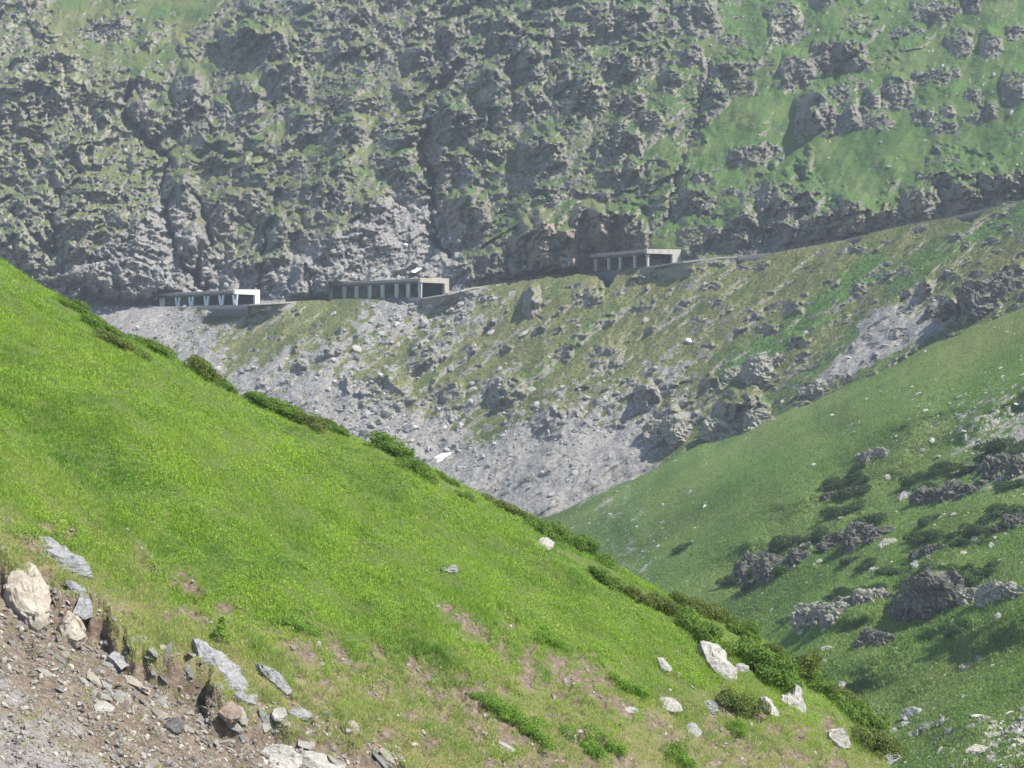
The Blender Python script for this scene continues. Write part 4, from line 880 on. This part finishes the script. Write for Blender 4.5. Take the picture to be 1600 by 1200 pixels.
def outcrop(label, S, X0, X1, Y0, Y1, n, seed, mat, dip=.45, lean=None, name="rock_outcrop"):
    """a craggy mass bedded in the slope: a few overlapping bodies, cracked and stepped along the bedding"""
    r = np.random.default_rng(seed); cX, cY = (X0+X1)/2, (Y0+Y1)/2; wp, hp = X1-X0, Y1-Y0
    if lean is None: lean = -.30
    cen = S.find(np.array([cX]), np.array([cY]))[0]; mpp = cen[1]/FP; m = max(2, int(round(wp/hp*1.7)))
    Vs, Fs, off = [], [], 0
    for i in range(m):
        tx = (i+.5)/m-.5 + r.uniform(-.08, .08); x = cX+tx*wp*.86; e = 1-1.5*tx*tx
        hh = hp*r.uniform(.6, 1.0)*e; y = cY + tx*wp*lean*.5 + hp*r.uniform(-.08, .14)
        P = S.find(np.array([x]), np.array([y]))[0]; c = hh*mpp*.68; a = wp*mpp/m*r.uniform(.62, .95); b_ = c*r.uniform(.8, 1.2)
        v = MBOX*np.array([a, b_, c]); k = r.uniform(-.25, .25); rot = np.array(Matrix.Rotation(r.uniform(-.5, .5), 3, 'Z')@Matrix.Rotation(r.uniform(-.1, .35), 3, 'Y')@Matrix.Rotation(-.25, 3, 'X'))
        v = v@rot.T; v[:, 0] += v[:, 2]*k
        nrm = v/np.linalg.norm(v, axis=1, keepdims=True); w_ = v + (P-cen)
        for _ in range(4):
            pn = r.normal(size=3)*np.array([1, .8, .7]); pn /= np.linalg.norm(pn); dd = r.uniform(.62, .9)*np.abs(v@pn).max(); q = v@pn; msk = q > dd; w_[msk] -= np.outer(q[msk]-dd, pn)*.9
        q = w_@np.array([[math.cos(dip), 0, -math.sin(dip)], [0, 1, 0], [math.sin(dip), 0, math.cos(dip)]]).T + seed*3.1; sc = hp*mpp
        f1, e1 = facets(q[:, 0]/(sc*.30), q[:, 1]/(sc*.30), q[:, 2]/(sc*.17), seed); f2, e2 = facets(q[:, 0]/(sc*.13), q[:, 1]/(sc*.13), q[:, 2]/(sc*.055), seed+2)
        t = q[:, 2]/(sc*.10) + .8*vnoise(q[:, 0]/sc*2, q[:, 1]/sc*2, q[:, 2]/sc*2, seed); sw = t-np.floor(t)
        disp = sc*(.085*f1 + .045*f2 + .05*(sw-.5) - .05*np.exp(-(e1/.08)**2) + .03*fbm(q[:, 0]/sc*9, q[:, 1]/sc*9, q[:, 2]/sc*9, o=2, seed=seed+5))
        Vs.append(w_ + nrm*disp[:, None]); Fs.append(MF+off); off += len(MV)
    o = link(name, raw_mesh(name, np.concatenate(Vs), np.concatenate(Fs), 3, None, smooth=False), mat); o.location = cen + np.array([0, .25, -.12])*hp*mpp
    return tag(o, label, "outcrop", "rock outcrops on the slopes")
outs = [("pale layered outcrop with slanting slabs, leftmost above the lower meadow", 1245, 1325, 938, 985, 26, 1, M_outl), ("pale slabby outcrop joining the leftmost one on its right, under low pine", 1315, 1392, 915, 960, 26, 2, M_outl),
        ("tall dark outcrop with a pine-covered head and deep shadow, at the centre right", 1405, 1500, 895, 1010, 44, 3, M_outc), ("pale tilted slab outcrop at the right edge beside the tall dark one", 1508, 1612, 905, 955, 30, 4, M_outl),
        ("small dark craggy outcrop alone on the meadow below the others", 1332, 1392, 985, 1024, 24, 5, M_outc), ("dark wide outcrop under low pine in the middle of the hillside", 1295, 1395, 812, 868, 34, 6, M_outc),
        ("row of dark broken rocks at the left end of the middle pine belt", 1140, 1270, 862, 918, 40, 7, M_outc), ("dark overhanging outcrop with heather on top, upper right", 1430, 1535, 748, 796, 34, 8, M_outc),
        ("dark shrub-topped outcrop touching the right edge, highest of all", 1540, 1615, 705, 762, 30, 9, M_outc), ("low dark outcrop under pine at the right edge, between highest and pale slabs", 1548, 1612, 806, 840, 20, 10, M_outc),
        ("small dark cave-like rock under a pine tuft in the centre right", 1425, 1485, 850, 876, 16, 11, M_outc), ("small grey outcrop on open grass, top of the middle hillside", 1340, 1392, 700, 724, 14, 12, M_outl),
        ("small dark hump of rock and heath above the wide pine belt", 1285, 1352, 758, 786, 16, 13, M_outc)]
for lab, a, b_, c_, d_, n_, sd, mt in outs: outcrop(lab, S_hill, a, b_, c_, d_, n_, 700+sd, mt)
outs2 = [("lower of two knobbly outcrops on the seam between scree and hillside, largest there", 1110, 1212, 630, 688, 40, 21, M_outl), ("dark knob of rock at the top end of the grey scree fan", 1012, 1090, 645, 688, 28, 22, M_outl),
         ("jagged dark outcrop with trees of grass near the right edge, just above the purple scree", 1452, 1500, 470, 506, 20, 23, M_outc), ("toothed dark outcrop at the right edge under the upper road", 1520, 1612, 420, 490, 44, 24, M_outc),
         ("saw-toothed rock rib beside the bright green strip", 1130, 1235, 560, 600, 34, 25, M_outl), ("small pale outcrop on grass right of the large knobbly seam outcrop", 1250, 1292, 598, 620, 14, 26, M_outl)]
for lab, a, b_, c_, d_, n_, sd, mt in outs2: outcrop(lab, S_flank, a, b_, c_, d_, n_, 700+sd, mt, .3, lean=-.55)
# single boulders on the hillside
hb = [("large pale boulder at the top of the lower right boulder group", 1429, 1118, 42, 20), ("long grey boulder leaning right of and below the large pale one", 1452, 1136, 34, 16), ("squat grey boulder with a dark foot, right end of the boulder group", 1472, 1130, 18, 18),
      ("slanting grey boulder at the lower left of the boulder group", 1430, 1148, 24, 12), ("small grey boulder under the large pale one", 1416, 1134, 20, 10), ("pale boulder at the ridge edge left of the boulder group", 1394, 1144, 16, 12),
      ("flat pale slab on grass between the wide dark outcrop and the cave-like rock", 1388, 850, 36, 16), ("pale pointed stone beside the cave-like rock", 1432, 884, 18, 16), ("pale leaning stone at the left of the right-edge pine", 1510, 830, 16, 18), ("small white stone on open grass below the right-edge pine", 1550, 853, 9, 11),
      ("pale flat stone left of the cave-like rock", 1368, 890, 22, 9), ("long pale flat stone above the front ridge crest", 1292, 1014, 22, 8), ("pale stone beside the long flat one above the ridge crest", 1290, 1033, 10, 8), ("pale upright stone on the meadow edge over the ridge shrubs", 1315, 1070, 12, 12),
      ("grey double boulder right of the lower boulder group", 1538, 1126, 26, 12), ("small grey boulder between the group and the double boulder", 1519, 1135, 11, 8), ("dark flat rock lying in the open lower meadow", 1510, 1043, 28, 14),
      ("pale slab on the grass beneath the upper right dark outcrop", 1415, 778, 24, 14), ("grey wedge boulder in the middle pine belt", 1262, 856, 26, 18), ("grey boulder stack lowest at the right edge", 1588, 1142, 40, 22), ("grey broken slab lower right, in the bottom stone row", 1555, 1152, 40, 14), ("grey slab at the bottom right, left end of the stone row", 1525, 1172, 34, 16)]
for k, (lab, x, y, w_, h_) in enumerate(hb):
    o = outline_rock("hillside_boulder", S_hill, blob(x, y, w_, h_, -8, 9, 60+k, .18), h_*.026, M_outl if k in (1, 2, 3, 14, 16, 19, 20) else M_hpale, 950+k, .22, sub=2)
    tag(o, lab, "boulder", "boulders on the hillside")

# rubble fallen onto the gallery roofs
for (g_, O_, ax_v, inw_, L_, H_), n_, lab_ in ((GAL[1], 260, "stones and rubble fallen onto the roof of the longest gallery"), (GAL[0], 90, "a little rubble on the roof of the leftmost gallery"), (GAL[2], 90, "rubble and earth on the roof of the rightmost gallery")):
    vs_, fs_, hs_, off = [], [], [], 0
    for k in range(n_):
        V, F = PROTO_LO[k % len(PROTO_LO)]; a_ = rnd.uniform(1.5, L_-1); w_ = rnd.uniform(-.6, 3.5); sz = rnd.uniform(.15, .5)
        c = g_.location + ax_v*a_ + inw_*w_ + Vector((0, 0, H_+.03*w_+sz*.12)); vs_.append(V*sz*np.array([1.2, 1, .8]) + np.array(c)); fs_.append(F+off); off += len(V); hs_.append(np.full(len(V), rnd.random()))
    hh_ = np.concatenate(hs_); tag(link("roof_rubble", raw_mesh("roof_rubble", np.concatenate(vs_), np.concatenate(fs_), 3, {"hue": np.stack([hh_]*3, -1)}, smooth=False), M_scree), lab_, kind="stuff")

# ================================================================ SHRUBS
M_pine = leaf_material("dwarf_pine_needles", (.030, .058, .02), (.055, .095, .028), (.10, .14, .04), .25)
M_juni = leaf_material("juniper_leaves", (.075, .14, .024), (.14, .23, .04), (.24, .30, .06), .4); M_bilb = leaf_material("bilberry_leaves", (.10, .20, .025), (.18, .31, .042), (.26, .36, .07), .4)
M_rhod = leaf_material("olive_shrub_leaves", (.07, .105, .022), (.13, .175, .038), (.21, .21, .065), .35); M_stem = stone_material("shrub_stem_bark", [(.04, .03, .02), (.08, .06, .045), (.13, .1, .075), (.2, .16, .12)], 4.0, False, .01)
def leaf_cloud(seed, n, lsize, lumps=9, upright=False):
    r = np.random.default_rng(seed)
    if upright:
        h = r.random(n)**.8; rad = .9*(1-h)**.7*(.55+.45*r.random(n))*(1+.3*np.sin(h*22)); t = r.uniform(0, 2*np.pi, n)
        P = np.stack([rad*np.cos(t), rad*np.sin(t), h*2.0], -1); N = P*np.array([1, 1, .2]); N[:, 2] += .25
    else:
        c = r.normal(size=(lumps, 3))*np.array([.46, .46, .16]); c[:, 2] = np.abs(c[:, 2])*.9+.05; rr = r.uniform(.3, .55, lumps)
        k = r.integers(0, lumps, n); d = r.normal(size=(n, 3)); d /= np.linalg.norm(d, axis=1, keepdims=True); d[:, 2] = np.where(d[:, 2] < -.35, -d[:, 2], d[:, 2])
        P = c[k] + d*rr[k][:, None]*(.62+.45*r.random((n, 1))**.5)*np.array([1, 1, .8]); N = d
        P[:, 2] = np.maximum(P[:, 2], -.08)
    N = N/np.linalg.norm(N, axis=1, keepdims=True)+r.normal(size=(n, 3))*.55; N /= np.linalg.norm(N, axis=1, keepdims=True)
    a = np.cross(N, r.normal(size=(n, 3))); a /= np.linalg.norm(a, axis=1, keepdims=True); b_ = np.cross(N, a)
    s = lsize*r.uniform(.6, 1.4, (n, 1))
    V = np.stack([P-a*s, P-b_*s*.45, P+a*s, P+b_*s*.45], 1).reshape(-1, 3); F = np.arange(4*n).reshape(n, 4)
    hue = np.clip(.45+.25*vnoise(P[:, 0]*2.2, P[:, 1]*2.2, P[:, 2]*2.2, seed)+r.normal(0, .16, n), 0, 1); hue = np.repeat(hue, 4)
    return V, F, np.stack([hue]*3, -1)
def stems_mesh(seed):
    r = random.Random(seed); bm = bmesh.new()
    for k in range(6):
        a = r.uniform(0, 6.28); p = Vector((0, 0, -.15)); d = Vector((math.cos(a)*.6, math.sin(a)*.6, .55)).normalized(); rad = .035; prev = None
        for i in range(5):
            ringv = []
            for j in range(5):
                t = j*6.283/5; s_ = d.orthogonal().normalized(); q = d.cross(s_); ringv.append(bm.verts.new(p + (s_*math.cos(t)+q*math.sin(t))*rad))
            if prev:
                for j in range(5): bm.faces.new([prev[j], prev[(j+1) % 5], ringv[(j+1) % 5], ringv[j]])
            prev = ringv; p = p + d*.2; d = (d+Vector((r.uniform(-.3, .3), r.uniform(-.3, .3), r.uniform(-.1, .35)))).normalized(); rad *= .8
    me = bpy.data.meshes.new("stems"); bm.to_mesh(me); bm.free(); me.materials.append(M_stem); return me
STEMS = [stems_mesh(k) for k in range(3)]
def leaf_meshes(tagname, mat, n, ls, k, lumps=9, upright=False, s0=0):
    out = []
    for i in range(k):
        V, F, H = leaf_cloud(s0+i, n, ls, lumps, upright); me = raw_mesh("foliage", V, F, 4, {"hue": H}, smooth=False); me.materials.append(mat); out.append(me)
    return out
L_juni = leaf_meshes("j", M_juni, 4200, .055, 4, 12, s0=300); L_rhod = leaf_meshes("r", M_rhod, 4200, .052, 3, 12, s0=320); L_pine = leaf_meshes("p", M_pine, 3000, .065, 4, 11, s0=340); L_bilb = leaf_meshes("b", M_bilb, 2600, .05, 3, 8, s0=360); L_up = leaf_meshes("u", M_bilb, 700, .10, 1, 8, True, s0=380); L_conif = leaf_meshes("c", M_juni, 900, .10, 1, 8, True, s0=384)
def shrub(name, label, cat, group, S, x, y, wpx, hpx, meshes, k, rz=None, deep=.95, dirn=None, tall=1.15, vert=.45):
    p = S.at(x, y+hpx*.12); mpp = p.y/FP
    if dirn is None: dirn = .52 if S is S_spur else -.40
    e = Vector(S.find(np.array([x+8.]), np.array([y+hpx*.12+8*dirn]))[0]) - Vector(S.find(np.array([x-8.]), np.array([y+hpx*.12-8*dirn]))[0]); e.normalize()
    nz_ = Vector(grid_lookup(S, S.N, np.array([float(x)]), np.array([float(y)]))[0]).lerp(Vector((0, 0, 1)), vert); nz_ = (nz_ - e*nz_.dot(e)).normalized(); ey = nz_.cross(e)
    t = empty(name, p, rnd.uniform(0, 6.28) if rz is None else rz); tag(t, label, cat, group)
    f = bpy.data.objects.new("foliage", meshes[k % len(meshes)]); C.objects.link(f); f.parent = t
    s = bpy.data.objects.new("stems", STEMS[k % 3]); C.objects.link(s); s.parent = t
    # the long axis lies across the view: scale about z after undoing the turn
    m = Matrix((e, ey, nz_)).transposed().to_4x4()@Matrix.Diagonal((wpx*.56*mpp, hpx*deep*mpp, hpx*tall*mpp, 1)); m.translation = p; t.matrix_world = m
    f.rotation_euler = (0, 0, rnd.choice([0, math.pi])); s.rotation_euler = f.rotation_euler
    return t
ridge = [(118, 482, 60, 20, 0, "low shrub on the ridge highest up, at the far left of the row"), (150, 512, 70, 26, 0, "second shrub down the ridge from the left, a broad low mat"), (188, 540, 60, 22, 1, "shrub on the ridge under the white portal, third from the left"),
  (240, 545, 60, 18, 0, "flat shrub on the crest left of the dark round one"), (306, 574, 62, 30, 1, "dark round shrub with a brownish heart on the crest below the first gallery"), (350, 588, 50, 16, 0, "thin mat of shrub on the crest right of the dark round one"),
  (405, 622, 54, 24, 0, "left end of the long dark hedge-like shrub belt on the crest"), (440, 640, 64, 30, 0, "thick middle of the long hedge-like shrub belt on the crest"), (484, 664, 60, 28, 1, "right end of the long hedge-like shrub belt, browner"), (530, 674, 56, 16, 0, "low bright mat between the long belt and the shrub by the snow"),
  (612, 706, 62, 30, 0, "dark bushy shrub on the crest just left of the lower snow patch"), (655, 736, 54, 26, 0, "shrub on the crest just below the lower snow patch"), (728, 778, 30, 14, 0, "small dark tuft alone on the crest, right of the snow patch"), (700, 752, 40, 14, 0, "thin crest mat left of the small dark tuft"),
  (795, 798, 56, 20, 1, "low olive shrub on the crest above the peeping rock"), (845, 828, 50, 26, 0, "shrub overhanging the peeping pale rock"), (872, 836, 44, 32, 0, "dark green shrub right of the peeping rock"), (908, 852, 46, 30, 0, "round shrub on the crest where the far hillside begins"),
  (940, 908, 66, 26, 0, "long low shrub inside the slope, upper end of the diagonal belt"), (985, 930, 60, 24, 1, "second shrub of the diagonal belt, olive brown"), (1035, 952, 64, 30, 1, "third shrub of the diagonal belt, browner on its left"), (1082, 985, 64, 40, 0, "bulky shrub hanging over the big split rock"),
  (1060, 940, 60, 20, 1, "olive mat on the crest above the diagonal belt"), (1118, 968, 60, 24, 1, "olive crest shrub right of the diagonal belt"), (1160, 990, 56, 30, 0, "round crest shrub with a bright top, before the meadow outcrop"), (1172, 1030, 62, 40, 0, "thick shrub right of the big split rock"),
  (1212, 1058, 74, 46, 0, "largest shrub, dark and rounded, over the white block"), (1205, 1018, 44, 26, 1, "olive shrub on the crest above the largest one"), (1254, 1046, 44, 44, 1, "twiggy shrub with a dark hollow, over the pointed rock"), (1285, 1076, 50, 34, 0, "yellow-green crest shrub right of the twiggy one"),
  (1318, 1098, 56, 34, 1, "shrub low on the crest, above the dark-footed white block"), (1345, 1132, 60, 44, 0, "dense shrub near the foot of the ridge, right of the white block"), (1362, 1165, 50, 44, 1, "lowest shrub of the ridge, with dark and rusty twigs"), (1150, 1106, 56, 34, 1, "brown-green shrub below the big split rock, off the crest")]
for k, (x, y, w_, h_, kind, lab) in enumerate(ridge):
    shrub("shrub", lab, "shrub", "shrubs along the front ridge", S_spur, x, y, w_*1.14, h_*(.95 if x < 1020 else 1.05), L_juni if kind == 0 else L_rhod, k)
low = [(800, 1128, 80, 34, "bright green bilberry mound above the long brown scar"), (830, 1150, 60, 30, "bright green bilberry mound at the lower end of the long brown scar"), (765, 1100, 54, 22, "small bright bilberry mound at the upper end of the long brown scar"), (925, 1165, 70, 34, "bright bilberry clump at the bottom, between two bare patches"),
       (960, 1172, 44, 26, "smaller bilberry clump touching the right side of the bottom one"), (1056, 1182, 46, 34, "bright bilberry clump cut by the bottom edge"), (460, 980, 60, 20, "bright leafy mound on the grass right of the fern-like seedling"), (990, 1080, 70, 26, "bright leafy mound right of the brown hollow"), (1150, 1140, 40, 20, "small leafy tuft in the stony patch"), (860, 1000, 60, 22, "bright leafy mound above the brown hollow"), (470, 885, 26, 9, "tiny dark leafy tuft alone in the grass left of the flat grey stone")]
for k, (x, y, w_, h_, lab) in enumerate(low): shrub("bilberry_clump", lab, "bilberry", "bilberry clumps on the front slope", S_spur, x, y, w_, h_, L_bilb, k)
for x, y, w_, h_, lab, ms, nm in [(345, 985, 34, 24, "fresh green fern-like seedling above the long pale slab", L_up, "seedling"), (1376, 1118, 44, 28, "young conifer sticking up behind the lowest shrubs of the ridge", L_conif, "conifer_sapling"), (1262, 1024, 34, 16, "small upright sapling among the crest shrubs over the pointed rock", L_conif, "conifer_sapling")]:
    shrub(nm, lab, "sapling", None, S_spur, x, y+h_*.5, w_, h_, ms, 0, tall=.75, vert=.95, dirn=0)
pines = [(1350, 925, 70, 20, "low pine mat on top of the leftmost pale outcrops"), (1305, 932, 60, 16, "low pine mat at the left end above the pale outcrops"), (1440, 905, 60, 34, "pine growing over the left head of the tall dark outcrop"), (1485, 912, 60, 36, "bright-edged pine over the right head of the tall dark outcrop"), (1530, 900, 60, 24, "pine on top of the pale tilted slabs at the right edge"),
  (1452, 940, 60, 40, "pine hanging down the face of the tall dark outcrop"), (1320, 800, 66, 24, "pine on top of the wide dark outcrop in the middle"), (1372, 812, 60, 24, "pine on the right shoulder of the wide dark outcrop"), (1280, 838, 56, 26, "pine left of the wide dark outcrop"), (1235, 848, 60, 24, "pine at the left part of the middle belt"), (1190, 880, 56, 22, "pine over the row of broken rocks"), (1150, 905, 44, 20, "leftmost pine of the middle belt"),
  (1225, 890, 50, 24, "pine hanging below the row of broken rocks"), (1465, 740, 70, 20, "pine mat above the upper right dark outcrop"), (1425, 752, 40, 20, "dark pine left of the upper right dark outcrop"), (1570, 696, 70, 28, "pine crowning the highest right-edge outcrop"), (1580, 760, 50, 20, "pine under the highest right-edge outcrop"), (1560, 806, 60, 24, "bright pine over the low right-edge outcrop"), (1525, 828, 44, 26, "bright pine at the left of the low right-edge outcrop"),
  (1455, 838, 56, 24, "pine tuft over the cave-like rock"), (1450, 815, 30, 22, "little pine standing above the cave-like rock"), (1300, 760, 50, 14, "low heath hump high on the middle slope"), (1340, 770, 44, 14, "heath hump right of the high one on the middle slope"), (1060, 860, 40, 14, "dark low pine near the ridge, on the left part of the far hillside"), (1325, 878, 50, 14, "small pine mat on the meadow under the wide dark outcrop"), (1350, 888, 40, 18, "low pine above the leftmost outcrops' pine mat"), (1495, 985, 44, 24, "pine at the right foot of the tall dark outcrop"), (1380, 1000, 30, 14, "grassy pine tuft on the small craggy outcrop")]
belts = [[(1145, 908), (1230, 870), (1400, 800)], [(1245, 955), (1400, 900), (1600, 884)], [(1425, 765), (1520, 730), (1600, 692)], [(1450, 850), (1530, 825), (1600, 805)], [(1290, 775), (1360, 750)]]
for k in range(46):
    bl = belts[k % 5]; t_ = rnd.random()*(len(bl)-1); q_ = int(t_); fr = t_-q_; x = bl[q_][0]*(1-fr)+bl[min(q_+1, len(bl)-1)][0]*fr+rnd.gauss(0, 9); y = bl[q_][1]*(1-fr)+bl[min(q_+1, len(bl)-1)][1]*fr+rnd.gauss(0, 11)
    pines.append((x, y, rnd.uniform(20, 42), rnd.uniform(9, 17), "small dwarf pine clump among the rocks and bigger pines of the hillside belts"))
for k, (x, y, w_, h_, lab) in enumerate(pines): shrub("dwarf_pine", lab, "dwarf pine", "dwarf pines on the hillside", S_hill, x, y, w_*1.0, h_, L_pine, k, tall=1.05, deep=1.0, dirn=-.25)

# ================================================================ GRASS on the front slope
M_grass = leaf_material("grass_blades", (.14, .27, .045), (.345, .485, .068), (.45, .39, .23), .45)
def w_grass(X, Y): return np.clip(1.02 - 1.1*grid_lookup(S_spur, gravel, X, Y) - 1.0*grid_lookup(S_spur, dirt_n, X, Y), .015, 1)
NT, NBL = 85000, 8
X, Y = scatter(S_spur, NT, w_grass, -30, 1440, 380, 1235)
P = S_spur.find(X, Y); dryv = grid_lookup(S_spur, dry_f, X, Y)
tall = np.clip(.75+.7*fbm(P[:, 0]/1.4, P[:, 1]/1.4, o=3, seed=261), .35, 1.7)
leafy = sstep(.0, .35, fbm(P[:, 0]/2.6, P[:, 1]/2.0, o=3, seed=265) - .7*dryv + .12)
n = NT*NBL; i = np.repeat(np.arange(NT), NBL)
az = rng.uniform(0, 2*np.pi, n); ti = np.abs(rng.normal(.55, .28, n)); L = rng.uniform(.07, .17, n)*tall[i]*(1-.35*leafy[i])
d = np.stack([np.cos(az)*np.sin(ti)+.22, np.sin(az)*np.sin(ti)-.08, np.cos(ti)], -1); d /= np.linalg.norm(d, axis=1, keepdims=True)
root = P[i] + np.stack([rng.normal(0, .05, n), rng.normal(0, .06, n), rng.normal(-.02, .012, n)], -1)
wd = np.cross(d, rng.normal(size=(n, 3))); wd /= np.linalg.norm(wd, axis=1, keepdims=True); wd *= (rng.uniform(.006, .012, n)*(1+1.3*leafy[i]))[:, None]
V = np.stack([root-wd, root+wd, root+d*L[:, None]], 1).reshape(-1, 3)
hue = np.clip(.30 + .34*fbm(P[:, 0]/5, P[:, 1]/5, o=3, seed=279)[i] + .22*fbm(P[:, 0]/1.1, P[:, 1]/1.1, o=3, seed=271)[i] + .10*leafy[i] + rng.normal(0, .10, n), 0, .5)
straw = rng.random(n) < np.clip(dryv[i]*1.05 - .12 + .25*fbm(P[:, 0]/.7, P[:, 1]/.7, o=2, seed=275)[i], 0.02, .8)
hue = np.where(straw, rng.uniform(.62, 1, n), hue); hue = np.repeat(hue, 3)
tag(link("grass", raw_mesh("grass", V, np.arange(3*n).reshape(n, 3), 3, {"hue": np.stack([hue]*3, -1)}, smooth=False), M_grass), "thick bright green grass with straw-coloured tufts covering the front slope", kind="stuff")

# low leafy ground cover between the grass
M_cover = leaf_material("ground_cover_leaves", (.15, .28, .036), (.26, .41, .052), (.35, .46, .075), .4)
X, Y = scatter(S_spur, 90000, lambda X, Y: w_grass(X, Y)*sstep(.05, .40, fbm(X/70, Y/45, o=3, seed=283) + .35*fbm(X/14, Y/10, o=2, seed=284) - .55*grid_lookup(S_spur, dry_f, X, Y) + .12), -30, 1440, 380, 1235)
P = S_spur.find(X, Y); n = len(X); Nn = np.array([.25, -.1, .9]) + rng.normal(0, .38, (n, 3)); Nn /= np.linalg.norm(Nn, axis=1, keepdims=True)
a_ = np.cross(Nn, rng.normal(size=(n, 3))); a_ /= np.linalg.norm(a_, axis=1, keepdims=True); b2_ = np.cross(Nn, a_); sz_ = rng.uniform(.012, .024, (n, 1))
P = P + np.stack([0*X, 0*X, rng.uniform(.03, .13, n) + .05*vnoise(P[:, 0]/.35, P[:, 1]/.35, seed=287)], -1)
hue = np.repeat(np.clip(.45 + .3*vnoise(P[:, 0]/.6, P[:, 1]/.6, seed=285) + rng.normal(0, .15, n), 0, 1), 4)
tag(link("ground_cover", raw_mesh("ground_cover", np.stack([P-a_*sz_, P-b2_*sz_*.6, P+a_*sz_, P+b2_*sz_*.6], 1).reshape(-1, 3), np.arange(4*n).reshape(n, 4), 4, {"hue": np.stack([hue]*3, -1)}, smooth=False), M_cover), "low leafy bilberry carpet in bright patches over the front slope", kind="stuff")

# coarse mountain grass of the hillside
def tufts(name, S, n, wfun, box, hgt, mat, label, dryA, seed, nb=3):
    X, Y = scatter(S, n, wfun, *box); P = S.find(X, Y); N = grid_lookup(S, S.N, X, Y); n = len(X)*nb; i = np.repeat(np.arange(len(X)), nb)
    az = rng.uniform(0, 2*np.pi, n); ti = np.abs(rng.normal(.6, .3, n)); L = rng.uniform(.6, 1.4, n)*hgt
    d = np.stack([np.cos(az)*np.sin(ti), np.sin(az)*np.sin(ti), np.cos(ti)], -1) + N[i]*.4; d /= np.linalg.norm(d, axis=1, keepdims=True)
    wd = np.cross(d, rng.normal(size=(n, 3))); wd /= np.linalg.norm(wd, axis=1, keepdims=True); wd *= (rng.uniform(.2, .4, n)*hgt)[:, None]
    root = P[i] + rng.normal(0, hgt*.35, (n, 3)) - N[i]*hgt*.1
    V = np.stack([root-wd, root+wd, root+d*L[:, None]], 1).reshape(-1, 3)
    dv = grid_lookup(S, dryA, X, Y)
    hue = np.clip(.33 + .20*fbm(P[:, 0]/6, P[:, 1]/9, o=3, seed=seed)[i] + rng.normal(0, .13, n), 0, .52); hue = np.where(rng.random(n) < dv[i]*.5, rng.uniform(.55, 1, n), hue); hue = np.repeat(hue, 3)
    return tag(link(name, raw_mesh(name, V, np.arange(3*n).reshape(n, 3), 3, {"hue": np.stack([hue]*3, -1)}, smooth=False), mat), label, kind="stuff")
M_hgrass = leaf_material("hillside_grass_blades", (.07, .14, .026), (.18, .29, .05), (.36, .36, .16), .4)
tufts("hillside_grass", S_hill, 110000, lambda X, Y: np.clip(1-1.2*grid_lookup(S_hill, mkh[..., 0], X, Y), .03, 1), (870, 1640, 460, 1235), .30, M_hgrass, "coarse green mountain grass covering the hillside on the right", dry_h, 301)
M_fgrass = leaf_material("far_grass_blades", (.05, .085, .024), (.115, .155, .046), (.25, .235, .12), .3)
tufts("flank_grass", S_flank, 34000, lambda X, Y: np.clip(1-1.1*np.maximum(grid_lookup(S_flank, scree, X, Y), grid_lookup(S_flank, mrV, X, Y)), .0, 1), (150, 1640, 310, 800), .42, M_fgrass, "rough tufted grass on the slope below the road", dryV, 303)

vf = 44; gx_, gy_ = np.meshgrid(np.linspace(-695, 695, vf), np.linspace(-140, 1540, vf)); fl = np.stack([gx_, gy_, -150+9*fbm(gx_/160, gy_/160, o=3, seed=401)], -1)
tag(link("valley_floor", grid_mesh("valley_floor", fl, {"mask": np.zeros(fl.shape), "tone": np.zeros(fl.shape)}), M_hill), "green floor of the valley far below the slopes", kind="structure")

# ================================================================ HAZE
zs_all = [o for o in (mountain, hill, spur, bpy.data.objects['valley_floor'])]
lo = min(min(v[2] for v in o.bound_box) for o in zs_all); hi = max(max(v[2] for v in o.bound_box) for o in zs_all)
bm = bmesh.new(); bmesh.ops.create_cube(bm, size=1.0)
me = bpy.data.meshes.new("haze"); bm.to_mesh(me); bm.free()
hz = link("haze", me); hz.scale = (1400, 1700, hi-lo+8); hz.location = (0, 700, (hi+lo)/2); tag(hz, kind="stuff")
b = NB("haze_air"); pv = b.n("ShaderNodeVolumePrincipled"); pv.inputs["Color"].default_value = (.80, .89, 1.0, 1); pv.inputs["Density"].default_value = HAZE; pv.inputs["Anisotropy"].default_value = 0.2
b.l(pv.outputs[0], b.out.inputs["Volume"]); me.materials.append(b.m)
hz.display_type = 'WIRE'
